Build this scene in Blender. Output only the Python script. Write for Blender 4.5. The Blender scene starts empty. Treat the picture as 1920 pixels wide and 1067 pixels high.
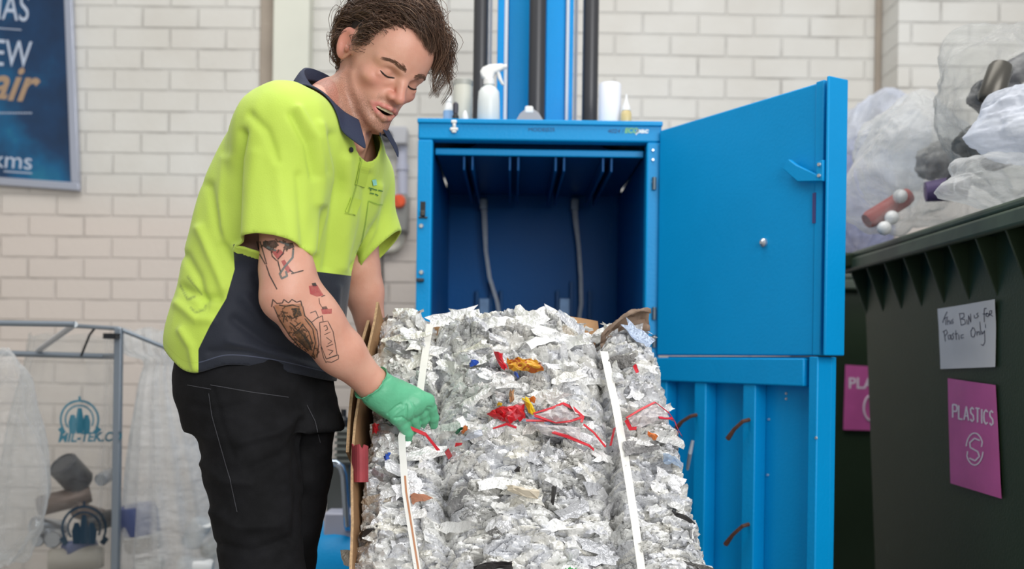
import bpy, bmesh, math, random
import numpy as np
from mathutils import Vector, Matrix
from mathutils.bvhtree import BVHTree
SC = bpy.context.scene
COL = SC.collection
# ---------------------------------------------------------------- camera, world, lights, exposure
CAM_H, FPX, PU, PV, ROLL = 1.0, 1900.0, 960.0, 680.0, math.radians(0.8)
cam_d = bpy.data.cameras.new('camera')
cam_d.sensor_width = 36.0
cam_d.lens = FPX / 1920.0 * 36.0
cam_d.shift_y = (PV - 533.5) / 1920.0
cam_d.clip_start = 0.05
cam_d.dof.use_dof = True
cam_d.dof.focus_distance = 1.93
cam_d.dof.aperture_fstop = 2.8
cam = bpy.data.objects.new('camera', cam_d)
COL.objects.link(cam)
cam.matrix_world = Matrix.Translation((0, 0, CAM_H)) @ Matrix.Rotation(math.pi/2, 4, 'X') @ Matrix.Rotation(ROLL, 4, 'Z')
SC.camera = cam

world = bpy.data.worlds.new('world')
SC.world = world
world.use_nodes = True
_bg = world.node_tree.nodes['Background']
_bg.inputs[0].default_value = (0.93, 0.96, 1.0, 1)
_bg.inputs[1].default_value = 0.55

def area_light(name, loc, target, sx, sy, power, color=(1, 1, 1)):
    d = bpy.data.lights.new(name, 'AREA')
    d.shape = 'RECTANGLE'; d.size = sx; d.size_y = sy; d.energy = power; d.color = color
    o = bpy.data.objects.new(name, d); COL.objects.link(o)
    o.location = loc
    o.rotation_euler = (Vector(target) - Vector(loc)).to_track_quat('-Z', 'Y').to_euler()
    return o
area_light('daylight_roller_door', (1.9, -2.2, 2.6), (0.0, 2.6, 1.0), 3.4, 2.6, 185, (1.0, 0.99, 0.97))
area_light('ceiling_strip_lamp', (-0.3, 2.3, 3.9), (-0.3, 2.6, 0), 3.6, 1.6, 78, (1.0, 0.98, 0.94))
SC.view_settings.view_transform = 'Standard'
SC.view_settings.look = 'None'
SC.view_settings.gamma = 1.0
SC.view_settings.use_curve_mapping = False
SC.view_settings.exposure = 0.0

# ---------------------------------------------------------------- helpers
rnd = random.Random(7)
def P(u, v, Y):
    a, b = u - PU, v - PV
    c, s = math.cos(ROLL), math.sin(ROLL)
    return Vector(((c*a + s*b) * Y / FPX, Y, CAM_H - (-s*a + c*b) * Y / FPX))
def project(V):
    """(n,3) world points -> (n,2) photograph coordinates"""
    V = np.asarray(V, float)
    x = V[:, 0] / V[:, 1] * FPX; y = (CAM_H - V[:, 2]) / V[:, 1] * FPX
    c, s = math.cos(ROLL), math.sin(ROLL)
    return np.stack([c*x - s*y + PU, s*x + c*y + PV], 1)
def lin(c):
    if isinstance(c, str):
        c = [int(c[i:i+2], 16) / 255 for i in (0, 2, 4)]
    return tuple((x/12.92 if x <= 0.04045 else ((x+0.055)/1.055)**2.4) for x in c)

class G:
    """small node-graph builder"""
    def __init__(s, name):
        s.m = bpy.data.materials.new(name); s.m.use_nodes = True
        s.t = s.m.node_tree; s.t.nodes.clear()
        s.out = s.t.nodes.new('ShaderNodeOutputMaterial')
    def n(s, typ, ins=None, **kw):
        nd = s.t.nodes.new('ShaderNode' + typ)
        for k, v in kw.items(): setattr(nd, k, v)
        for k, v in (ins or {}).items(): s.set(nd, k, v)
        return nd
    def set(s, nd, k, v):
        i = nd.inputs[k]
        if isinstance(v, bpy.types.NodeSocket): s.t.links.new(v, i)
        elif isinstance(v, (tuple, list)) and len(v) == 3 and i.type == 'RGBA': i.default_value = (*v, 1)
        else: i.default_value = v
    def math(s, op, a, b=0.0, clamp=False):
        nd = s.n('Math', {0: a, 1: b}, operation=op); nd.use_clamp = clamp
        return nd.outputs[0]
    def mix(s, f, a, b):
        nd = s.n('Mix', data_type='RGBA')
        s.set(nd, 0, f); s.set(nd, 6, a); s.set(nd, 7, b)
        return nd.outputs[2]
    def ramp(s, f, stops, interp='LINEAR'):
        nd = s.n('ValToRGB', {0: f}); cr = nd.color_ramp; cr.interpolation = interp
        while len(cr.elements) < len(stops): cr.elements.new(0.5)
        for e, (p, c) in zip(cr.elements, stops):
            e.position = p; e.color = (*c, 1) if len(c) == 3 else c
        return nd.outputs[0]
    def noise(s, scale, detail=3.0, vec=None, rough=0.55):
        nd = s.n('TexNoise', {'Scale': scale, 'Detail': detail, 'Roughness': rough})
        s.set(nd, 'Vector', vec if vec else s.obj())
        return nd.outputs[0]
    def obj(s):
        return s.n('TexCoord').outputs['Object']
    def attr(s, name, typ='Fac'):
        return s.n('Attribute', attribute_name=name).outputs[typ]
    def bump(s, h, dist, strength=1.0):
        return s.n('Bump', {'Height': h, 'Distance': dist, 'Strength': strength}).outputs[0]
    def bsdf(s, col, rough=0.5, metal=0.0, normal=None, **kw):
        nd = s.n('BsdfPrincipled', {'Base Color': col, 'Roughness': rough, 'Metallic': metal})
        if normal: s.set(nd, 'Normal', normal)
        for k, v in kw.items(): s.set(nd, k.replace('_', ' '), v)
        return nd.outputs[0]
    def done(s, sh):
        s.t.links.new(sh, s.out.inputs[0]); return s.m

def mat(name, col, rough=0.5, metal=0.0, var=0.0, vs=8.0, bump=0.0, bs=60.0, **kw):
    g = G(name); c = lin(col)
    nrm = None
    if var > 0:
        f = g.noise(vs, 4)
        f = g.ramp(f, [(0.3, (0, 0, 0)), (0.7, (1, 1, 1))])
        col_o = g.mix(f, tuple(x*(1-var) for x in c), tuple(min(1, x*(1+var*0.5)) for x in c))
    else: col_o = c
    if bump > 0: nrm = g.bump(g.noise(bs, 4), bump)
    return g.done(g.bsdf(col_o, rough, metal, nrm, **kw))

class MB:
    """collects shapes into one mesh"""
    def __init__(s): s.v, s.f, s.mi, s.cur = [], [], [], 0
    def add(s, vs, fs):
        b = len(s.v)
        s.v += [tuple(v) for v in vs]
        s.f += [tuple(b + i for i in f) for f in fs]; s.mi += [s.cur] * len(fs)
        return s
    def box(s, lo, hi, M=None):
        x0, y0, z0 = lo; x1, y1, z1 = hi
        vs = [(x0,y0,z0),(x1,y0,z0),(x1,y1,z0),(x0,y1,z0),(x0,y0,z1),(x1,y0,z1),(x1,y1,z1),(x0,y1,z1)]
        if M: vs = [M @ Vector(v) for v in vs]
        return s.add(vs, [(0,3,2,1),(4,5,6,7),(0,1,5,4),(1,2,6,5),(2,3,7,6),(3,0,4,7)])
    def hexa(s, p):
        return s.add(p, [(0,3,2,1),(4,5,6,7),(0,1,5,4),(1,2,6,5),(2,3,7,6),(3,0,4,7)])
    def tube(s, pts, r, n=10, caps=True):
        pts = [Vector(p) for p in pts]; k = len(pts)
        rs = r if isinstance(r, (list, tuple)) else [r]*k
        b0 = len(s.v); prev = None; vs = []
        for i, p in enumerate(pts):
            t = (pts[min(i+1, k-1)] - pts[max(i-1, 0)]).normalized()
            if prev is None:
                a = t.orthogonal().normalized()
            else:
                a = (prev - t*prev.dot(t))
                a = a.normalized() if a.length > 1e-6 else t.orthogonal().normalized()
            prev = a; c = t.cross(a)
            for j in range(n):
                th = 2*math.pi*j/n
                vs.append(p + (a*math.cos(th) + c*math.sin(th))*rs[i])
        fs = []
        for i in range(k-1):
            for j in range(n):
                j2 = (j+1) % n
                fs.append((i*n+j, i*n+j2, (i+1)*n+j2, (i+1)*n+j))
        if caps:
            fs.append(tuple(range(n-1, -1, -1))); fs.append(tuple((k-1)*n+j for j in range(n)))
        return s.add(vs, fs)
    def lathe(s, prof, n=24, M=None, caps=True):
        vs, fs = [], []
        for (r, z) in prof:
            for j in range(n):
                th = 2*math.pi*j/n; vs.append(Vector((r*math.cos(th), r*math.sin(th), z)))
        if M: vs = [M @ v for v in vs]
        k = len(prof)
        for i in range(k-1):
            for j in range(n):
                j2 = (j+1) % n
                fs.append((i*n+j, i*n+j2, (i+1)*n+j2, (i+1)*n+j))
        if caps:
            fs.append(tuple(range(n-1, -1, -1))); fs.append(tuple((k-1)*n+j for j in range(n)))
        return s.add(vs, fs)
    def prism(s, poly, d0, d1, M):
        """2-D polygon (a,b) extruded along c from d0 to d1, mapped by M"""
        k = len(poly)
        vs = [M @ Vector((a, b, d0)) for a, b in poly] + [M @ Vector((a, b, d1)) for a, b in poly]
        fs = [tuple(range(k-1, -1, -1)), tuple(range(k, 2*k))]
        fs += [(i, (i+1) % k, k+(i+1) % k, k+i) for i in range(k)]
        return s.add(vs, fs)
    def grid(s, rows, closed=False):
        """rows: list of equal-length point lists"""
        nr, nc = len(rows), len(rows[0]); vs = [p for r in rows for p in r]; fs = []
        for i in range(nr-1):
            for j in range(nc if closed else nc-1):
                j2 = (j+1) % nc
                fs.append((i*nc+j, i*nc+j2, (i+1)*nc+j2, (i+1)*nc+j))
        return s.add(vs, fs)
    def build(s, name, mats, parent=None, smooth=False, bevel=0.0, seg=2, angle=40):
        me = bpy.data.meshes.new(name)
        me.from_pydata([tuple(v) for v in s.v], [], s.f)
        if not isinstance(mats, (list, tuple)): mats = [mats]
        for m in mats: me.materials.append(m)
        if len(mats) > 1:
            me.polygons.foreach_set('material_index', s.mi)
        me.update()
        o = bpy.data.objects.new(name, me); COL.objects.link(o)
        fix_normals(me)
        if bevel > 0:
            md = o.modifiers.new('edge', 'BEVEL'); md.width = bevel; md.segments = seg; md.limit_method = 'ANGLE'; md.angle_limit = math.radians(35)
            smooth = True
        if smooth: smooth_mesh(me, angle)
        attach(o, parent)
        return o
def fix_normals(me):
    bm = bmesh.new(); bm.from_mesh(me); bmesh.ops.recalc_face_normals(bm, faces=bm.faces); bm.to_mesh(me); bm.free()
def smooth_mesh(me, angle=40):
    me.polygons.foreach_set('use_smooth', [True]*len(me.polygons))
    if angle < 180: me.set_sharp_from_angle(angle=math.radians(angle))
def chain(o):
    if o.parent is None: return o.matrix_basis.copy()
    return chain(o.parent) @ o.matrix_parent_inverse @ o.matrix_basis
def attach(o, parent):
    """meshes are written in the same space as their thing"""
    if parent is None: return
    o.parent = parent
    o.matrix_parent_inverse = chain(parent).inverted()
def tag(o, label=None, cat=None, group=None, kind=None):
    if label: o['label'] = label
    if cat: o['category'] = cat
    if group: o['group'] = group
    if kind: o['kind'] = kind
    return o
def thing(name, label, cat, loc=(0, 0, 0), group=None):
    o = bpy.data.objects.new(name, None); COL.objects.link(o)
    o.location = loc; o.empty_display_size = 0.05
    return tag(o, label, cat, group)
def dup(root, loc, rot=None, label=None, scale=None):
    def cp(o, par):
        c = o.copy(); COL.objects.link(c)
        if par is not None:
            mpi = o.matrix_parent_inverse.copy(); c.parent = par; c.matrix_parent_inverse = mpi
        for ch in [q for q in bpy.data.objects if q.parent == o]: cp(ch, c)
        return c
    r = cp(root, None); r.location = loc
    if rot is not None: r.rotation_euler = rot
    if scale is not None: r.scale = scale
    if label: r['label'] = label
    return r
def np_mesh(name, V, F, mats, parent=None, smooth=True, attrs=None, angle=180):
    V = np.asarray(V, np.float32); F = np.asarray(F, np.int32)
    me = bpy.data.meshes.new(name)
    n, k = F.shape
    me.vertices.add(len(V)); me.vertices.foreach_set('co', V.ravel())
    me.loops.add(n*k); me.loops.foreach_set('vertex_index', F.ravel())
    me.polygons.add(n); me.polygons.foreach_set('loop_start', np.arange(0, n*k, k, dtype=np.int32))
    if not isinstance(mats, (list, tuple)): mats = [mats]
    for m in mats: me.materials.append(m)
    me.update(calc_edges=True); me.validate()
    for an, av in (attrs or {}).items():
        a = me.attributes.new(an, 'FLOAT', 'POINT'); a.data.foreach_set('value', np.asarray(av, np.float32))
    if smooth: smooth_mesh(me, angle)
    o = bpy.data.objects.new(name, me); COL.objects.link(o)
    attach(o, parent)
    return o
def text_mesh(name, body, size, m, M, parent=None, extrude=0.0006, align='LEFT', shear=0.0, sx=1.0, label=None, bold=0.0):
    c = bpy.data.curves.new(name, 'FONT'); c.body = body; c.size = size; c.extrude = extrude
    c.align_x = align; c.shear = shear; c.offset = bold
    t = bpy.data.objects.new(name, c); COL.objects.link(t)
    dg = bpy.context.evaluated_depsgraph_get(); dg.update()
    me = bpy.data.meshes.new_from_object(t.evaluated_get(dg))
    bpy.data.objects.remove(t); bpy.data.curves.remove(c)
    me.transform(M @ Matrix.Diagonal((sx, 1, 1, 1)))
    me.materials.clear(); me.materials.append(m); me.name = name
    o = bpy.data.objects.new(name, me); COL.objects.link(o); attach(o, parent)
    if label: o['label'] = label
    return o
def frame(o, x, y):
    """matrix with origin o, local x, local y (z = x cross y)"""
    x = Vector(x).normalized(); y = Vector(y); y = (y - x*y.dot(x)).normalized(); z = x.cross(y)
    M = Matrix.Identity(4)
    for i in range(3):
        M[i][0], M[i][1], M[i][2], M[i][3] = x[i], y[i], z[i], o[i]
    return M
# ---- noise
def _hash(i, j, k, seed):
    h = (i.astype(np.int64)*374761393 + j.astype(np.int64)*668265263 + k.astype(np.int64)*2147483647 + seed*974711)
    h = (h ^ (h >> 13)) * 1274126177
    h = h ^ (h >> 16)
    return ((h & 0xffffff).astype(np.float64) / 0xffffff)
def vnoise(p, seed=0):
    p = np.asarray(p, float); i = np.floor(p).astype(np.int64); f = p - i; f = f*f*(3-2*f)
    r = 0
    for a in (0, 1):
        for b in (0, 1):
            for c in (0, 1):
                w = (f[:, 0] if a else 1-f[:, 0])*(f[:, 1] if b else 1-f[:, 1])*(f[:, 2] if c else 1-f[:, 2])
                r = r + w*_hash(i[:, 0]+a, i[:, 1]+b, i[:, 2]+c, seed)
    return r*2 - 1
def fbm(p, seed=0, oct=4, ridged=False):
    p = np.asarray(p, float); r = 0; a = 1.0
    for o in range(oct):
        n = vnoise(p*(2**o) + 17.3*o, seed+o)
        if ridged: n = 1 - 2*np.abs(n)
        r = r + a*n; a *= 0.5
    return r
# ---- distance fields
class Field:
    def __init__(s, xs, ys, zs):
        s.ax = [np.asarray(a, np.float32) for a in (xs, ys, zs)]
        s.V = np.full([len(a) for a in s.ax], 0.12, np.float32)
    def _sl(s, lo, hi):
        return tuple(slice(max(0, int(np.searchsorted(a, l))-1), int(np.searchsorted(a, h))+1) for a, l, h in zip(s.ax, lo, hi))
    def _pts(s, sl):
        return s.ax[0][sl[0]][:, None, None], s.ax[1][sl[1]][None, :, None], s.ax[2][sl[2]][None, None, :]
    def op(s, lo, hi, fn, k=0.01, mode='add', pad=0.02):
        m = max(k, 0.0) + pad
        sl = s._sl([l-m for l in lo], [h+m for h in hi])
        x, y, z = s._pts(sl)
        d = fn(x, y, z).astype(np.float32); v = s.V[sl]
        if mode == 'add':
            if k > 0:
                h = np.maximum(k - np.abs(v-d), 0)/k; s.V[sl] = np.minimum(v, d) - h*h*k*0.25
            else: s.V[sl] = np.minimum(v, d)
        else:
            d = -d
            if k > 0:
                h = np.maximum(k - np.abs(v-d), 0)/k; s.V[sl] = np.maximum(v, d) + h*h*k*0.25
            else: s.V[sl] = np.maximum(v, d)
    def cone(s, a, b, ra, rb, k=0.01, mode='add', cut=None):
        a = Vector(a); b = Vector(b); ab = b - a; L2 = ab.length_squared
        def fn(x, y, z):
            t = np.clip(((x-a.x)*ab.x + (y-a.y)*ab.y + (z-a.z)*ab.z)/L2, 0, 1)
            d = np.sqrt((x-a.x-t*ab.x)**2 + (y-a.y-t*ab.y)**2 + (z-a.z-t*ab.z)**2) - (ra + t*(rb-ra))
            if cut: d = np.maximum(d, cut(x, y, z))
            return d
        r = max(ra, rb)
        s.op([min(a[i], b[i])-r for i in range(3)], [max(a[i], b[i])+r for i in range(3)], fn, k, mode)
    def chain(s, pts, rs, k=0.01):
        for i in range(len(pts)-1): s.cone(pts[i], pts[i+1], rs[i], rs[i+1], k)
    def ell(s, c, r, k=0.01, mode='add', R=None):
        """ellipsoid, R = 3 world axis vectors"""
        c = Vector(c)
        R = R or (Vector((1, 0, 0)), Vector((0, 1, 0)), Vector((0, 0, 1)))
        def fn(x, y, z):
            dx, dy, dz = x-c.x, y-c.y, z-c.z
            q = [(dx*A.x + dy*A.y + dz*A.z) for A in R]
            k0 = np.sqrt(sum((q[i]/r[i])**2 for i in range(3)))
            k1 = np.sqrt(sum((q[i]/(r[i]*r[i]))**2 for i in range(3))) + 1e-9
            return k0*(k0-1)/k1
        m = max(r)
        s.op([c[i]-m for i in range(3)], [c[i]+m for i in range(3)], fn, k, mode)
    def mesh(s):
        V, (xs, ys, zs) = s.V, s.ax
        S = V < 0
        c = np.zeros([n-1 for n in V.shape], np.int8)
        for a in (0, 1):
            for b in (0, 1):
                for d in (0, 1):
                    c += S[a:V.shape[0]-1+a, b:V.shape[1]-1+b, d:V.shape[2]-1+d]
        act = (c > 0) & (c < 8); ii = np.argwhere(act)
        idx = np.full(act.shape, -1, np.int32); idx[act] = np.arange(len(ii), dtype=np.int32)
        Pt = np.zeros((len(ii), 3)); cnt = np.zeros(len(ii))
        corners = [(a, b, d) for a in (0, 1) for b in (0, 1) for d in (0, 1)]
        for A in corners:
            for ax in range(3):
                if A[ax]: continue
                B = list(A); B[ax] = 1
                ia, ib = ii + np.array(A), ii + np.array(B)
                va, vb = V[ia[:, 0], ia[:, 1], ia[:, 2]], V[ib[:, 0], ib[:, 1], ib[:, 2]]
                m = (va < 0) != (vb < 0)
                t = np.where(m, va/np.where(m, va-vb, 1), 0)
                for q, arr in enumerate((xs, ys, zs)):
                    pa, pb = arr[ia[:, q]], arr[ib[:, q]]
                    Pt[:, q] += np.where(m, pa + (pb-pa)*t, 0)
                cnt += m
        Pt /= cnt[:, None]
        F = []
        def quads(Sa, Sb, cells):
            sx = Sa != Sb
            q = np.argwhere(sx); inside = Sa[sx]
            f = np.stack([idx[tuple((q + np.array(o)).T)] for o in cells], 1)
            f[~inside] = f[~inside][:, ::-1]
            F.append(f)
        quads(S[:-1, 1:-1, 1:-1], S[1:, 1:-1, 1:-1], [(0, 0, 0), (0, 1, 0), (0, 1, 1), (0, 0, 1)])
        quads(S[1:-1, :-1, 1:-1], S[1:-1, 1:, 1:-1], [(0, 0, 0), (0, 0, 1), (1, 0, 1), (1, 0, 0)])
        quads(S[1:-1, 1:-1, :-1], S[1:-1, 1:-1, 1:], [(0, 0, 0), (1, 0, 0), (1, 1, 0), (0, 1, 0)])
        return Pt, np.concatenate(F)
def relax(V, F, it=2, lam=0.5, keep=True):
    V = V.copy(); E = np.concatenate([F[:, [i, (i+1) % 4]] for i in range(4)])
    n = len(V)
    for q in range(it):
        for l in ((lam, -lam*1.03) if keep else (lam,)):
            S = np.zeros_like(V); C = np.zeros(n)
            for a, b in ((0, 1), (1, 0)):
                for d in range(3): S[:, d] += np.bincount(E[:, a], V[E[:, b], d], n)
                C += np.bincount(E[:, a], minlength=n)
            V += l*(S/np.maximum(C, 1)[:, None] - V)
    return V
def vnormals(V, F):
    n = np.cross(V[F[:, 2]]-V[F[:, 0]], V[F[:, 3]]-V[F[:, 1]])
    N = np.zeros_like(V)
    for i in range(4):
        for d in range(3): N[:, d] += np.bincount(F[:, i], n[:, d], len(V))
    return N/np.maximum(np.linalg.norm(N, axis=1), 1e-12)[:, None]
def prune(V, F, keepf):
    F = F[keepf]; used = np.unique(F); mp = np.full(len(V), -1, np.int64); mp[used] = np.arange(len(used))
    return V[used], mp[F], used
def polydist(p, poly):
    """distance of (n,2) points to a polyline, and signed side"""
    p = np.asarray(p, float); best = np.full(len(p), 1e9)
    for (a, b) in zip(poly[:-1], poly[1:]):
        a = np.array(a, float); b = np.array(b, float); ab = b-a
        t = np.clip(((p-a) @ ab)/max(ab @ ab, 1e-9), 0, 1)
        best = np.minimum(best, np.linalg.norm(p - a - t[:, None]*ab, axis=1))
    return best
def inpoly(p, poly):
    p = np.asarray(p, float); r = np.zeros(len(p), bool); n = len(poly)
    for i in range(n):
        (x1, y1), (x2, y2) = poly[i], poly[(i+1) % n]
        c = ((y1 > p[:, 1]) != (y2 > p[:, 1])) & (p[:, 0] < (x2-x1)*(p[:, 1]-y1)/((y2-y1) or 1e-9) + x1)
        r ^= c
    return r
def spl(xs, ys):
    """Catmull-like smooth interpolation"""
    xs = np.array(xs, float); ys = np.array(ys, float); m = np.gradient(ys, xs)
    def f(x):
        x = np.clip(x, xs[0], xs[-1]); i = np.clip(np.searchsorted(xs, x)-1, 0, len(xs)-2)
        h = xs[i+1]-xs[i]; t = (x-xs[i])/h
        return ((2*t**3-3*t**2+1)*ys[i] + (t**3-2*t**2+t)*h*m[i] + (-2*t**3+3*t**2)*ys[i+1] + (t**3-t**2)*h*m[i+1])
    return f
def bvh_of(*objs):
    V, F = [], []
    for o in objs:
        b = len(V); M = chain(o) if o.parent else o.matrix_basis
        V += [M @ v.co for v in o.data.vertices]; F += [tuple(b+i for i in p.vertices) for p in o.data.polygons]
    return BVHTree.FromPolygons(V, F)
EYE = Vector((0, 0, CAM_H))
def cast(bvh, u, v, off=0.0006):
    d = (P(u, v, 1.0) - EYE).normalized()
    h = bvh.ray_cast(EYE, d)
    if h[0] is None: return None
    n = h[1] if h[1].dot(d) < 0 else -h[1]
    return h[0] + n*off, n
def ribbon_on(mb, bvh, pts, w, off=0.0006, step=3.0, taper=True):
    """a thin band laid on a surface along a photographed line (w in px, number or list)"""
    pp = []
    ws = w if isinstance(w, (list, tuple)) else [w]*len(pts)
    for i, (a, b) in enumerate(zip(pts[:-1], pts[1:])):
        n = max(1, int(math.hypot(b[0]-a[0], b[1]-a[1])/step))
        for k in range(n): pp.append((a[0]+(b[0]-a[0])*k/n, a[1]+(b[1]-a[1])*k/n, ws[i]+(ws[i+1]-ws[i])*k/n))
    pp.append((*pts[-1], ws[-1]))
    L = []
    for i, (u, v, w_) in enumerate(pp):
        a = pp[max(0, i-1)]; b = pp[min(len(pp)-1, i+1)]
        t = Vector((b[0]-a[0], b[1]-a[1])); t = t.normalized() if t.length > 0 else Vector((1, 0))
        nx, ny = -t.y*w_/2, t.x*w_/2
        A, B = cast(bvh, u+nx, v+ny, off), cast(bvh, u-nx, v-ny, off)
        L.append((A[0], B[0]) if A and B and (A[0]-B[0]).length < 0.05 else None)
    for p, q in zip(L[:-1], L[1:]):
        if p and q and (p[0]-q[0]).length < 0.05: mb.add([p[0], p[1], q[1], q[0]], [(0, 1, 2, 3)])
def patch_on(mb, bvh, poly, off=0.0006, step=3.0):
    """fill a photographed outline with a patch lying on the surface"""
    us = [p[0] for p in poly]; vs = [p[1] for p in poly]
    cx, cy = sum(us)/len(us), sum(vs)/len(vs); n = len(poly)
    R = max(1, int(max(max(us)-min(us), max(vs)-min(vs))/2/step))
    ring = []
    pp = []
    for i in range(n):
        a, b = poly[i], poly[(i+1) % n]; k = max(1, int(math.hypot(b[0]-a[0], b[1]-a[1])/step))
        pp += [(a[0]+(b[0]-a[0])*j/k, a[1]+(b[1]-a[1])*j/k) for j in range(k)]
    rows = []
    for r in range(R+1):
        f = max(0.02, r/R)
        rows.append([cast(bvh, cx+(u-cx)*f, cy+(v-cy)*f, off) for u, v in pp])
    for i in range(R):
        for j in range(len(pp)):
            q = [rows[i][j], rows[i][(j+1) % len(pp)], rows[i+1][(j+1) % len(pp)], rows[i+1][j]]
            if all(q) and max((q[a][0]-q[b][0]).length for a, b in ((0, 1), (1, 2), (2, 3), (3, 0))) < 0.05:
                mb.add([x[0] for x in q], [(0, 1, 2, 3)])
# ================================================================ the room
WALL_Y = 4.7
def brick_material():
    g = G('painted_brick')
    o = g.obj()
    sep = g.n('SeparateXYZ', {0: o})
    wob = g.noise(1.6, 2)
    zz = g.math('ADD', sep.outputs[2], g.math('MULTIPLY', wob, 0.012))
    vec = g.n('CombineXYZ', {0: g.math('ADD', sep.outputs[0], 0.06), 1: zz, 2: 0.0}).outputs[0]
    br = g.n('TexBrick', {'Vector': vec, 'Scale': 1.0, 'Mortar Size': 0.007, 'Mortar Smooth': 0.6, 'Bias': 0.0,
                          'Brick Width': 0.258, 'Row Height': 0.0975,
                          'Color1': (1, 1, 1, 1), 'Color2': (0.86, 0.86, 0.86, 1), 'Mortar': (0.62, 0.62, 0.62, 1)})
    n1 = g.ramp(g.noise(2.2, 4), [(0.35, (0, 0, 0)), (0.7, (1, 1, 1))])
    base = g.mix(n1, lin('d9d7d1'), lin('cfcbc3'))
    # an older, pinker coat of paint below head height
    edge = g.math('ADD', sep.outputs[2], g.math('MULTIPLY', g.noise(0.9, 3), 0.25))
    low = g.ramp(edge, [(0.0, (1, 1, 1)), (0.999, (0, 0, 0))]) if False else g.math('SUBTRACT', 1.0, g.n('MapRange', {0: edge, 1: 1.72, 2: 1.98}).outputs[0])
    base = g.mix(low, base, lin('d8cdc4'))
    base = g.mix(0.85, base, base)
    m = g.n('Mix', data_type='RGBA', blend_type='MULTIPLY'); g.set(m, 0, 0.13); g.set(m, 6, base); g.set(m, 7, br.outputs['Color'])
    # dirt caught in some of the joints
    dn = g.math('MULTIPLY', g.n('MapRange', {0: g.noise(5.0, 3), 1: 0.5, 2: 0.72}).outputs[0], br.outputs['Fac'])
    col = g.mix(g.math('MULTIPLY', dn, 0.42), m.outputs[2], lin('77716a'))
    h = g.math('ADD', g.math('MULTIPLY', br.outputs['Fac'], -1.0), g.math('MULTIPLY', g.noise(45, 4), 0.35))
    return g.done(g.bsdf(col, 0.6, 0, g.bump(h, 0.006, 0.8)))
M_BRICK = brick_material()
M_CREAM = mat('cream_paint', 'd6d6c8', 0.45, var=0.06, vs=3)
M_CONC = mat('concrete', '8d8a84', 0.75, var=0.2, vs=3, bump=0.002)
def struct(o): o['kind'] = 'structure'; return o
struct(MB().box((-4.2, -3.2, -0.1), (3.6, WALL_Y, 0.0)).build('floor', M_CONC))
struct(MB().box((-4.2, WALL_Y, 0.0), (3.6, WALL_Y+0.2, 4.4)).build('wall_back', M_BRICK))
struct(MB().box((-4.4, -0.4, 0.0), (-4.2, WALL_Y+0.2, 4.4)).build('wall_left', M_BRICK))
# brick pier that steps forward behind the bins
px = P(1684, 100, WALL_Y-0.22).x
struct(MB().box((px, WALL_Y-0.22, 0.0), (3.6, WALL_Y, 4.4)).build('wall_pier', M_BRICK))
# smooth painted post
x0, x1 = P(511, 100, WALL_Y-0.10).x, P(579, 100, WALL_Y-0.10).x
struct(MB().box((x0, WALL_Y-0.10, 0), (x1, WALL_Y, 4.4)).build('trim_1', M_CREAM, bevel=0.006))
# tan strip of brick beside it
M_TAN = mat('tan_brick_paint', 'a3978a', 0.7, var=0.12, vs=6, bump=0.003, bs=30)
x2 = P(487, 100, WALL_Y-0.02).x
struct(MB().box((x2, WALL_Y-0.02, 0), (x0, WALL_Y, 4.4)).build('trim_2', M_TAN, bevel=0.004))
x3, x4 = P(1642, 100, WALL_Y-0.02).x, px
struct(MB().box((x3, WALL_Y-0.02, 0), (x4, WALL_Y, 4.4)).build('trim_3', M_TAN, bevel=0.004))  # same tan strip where the wall meets the pier

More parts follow.
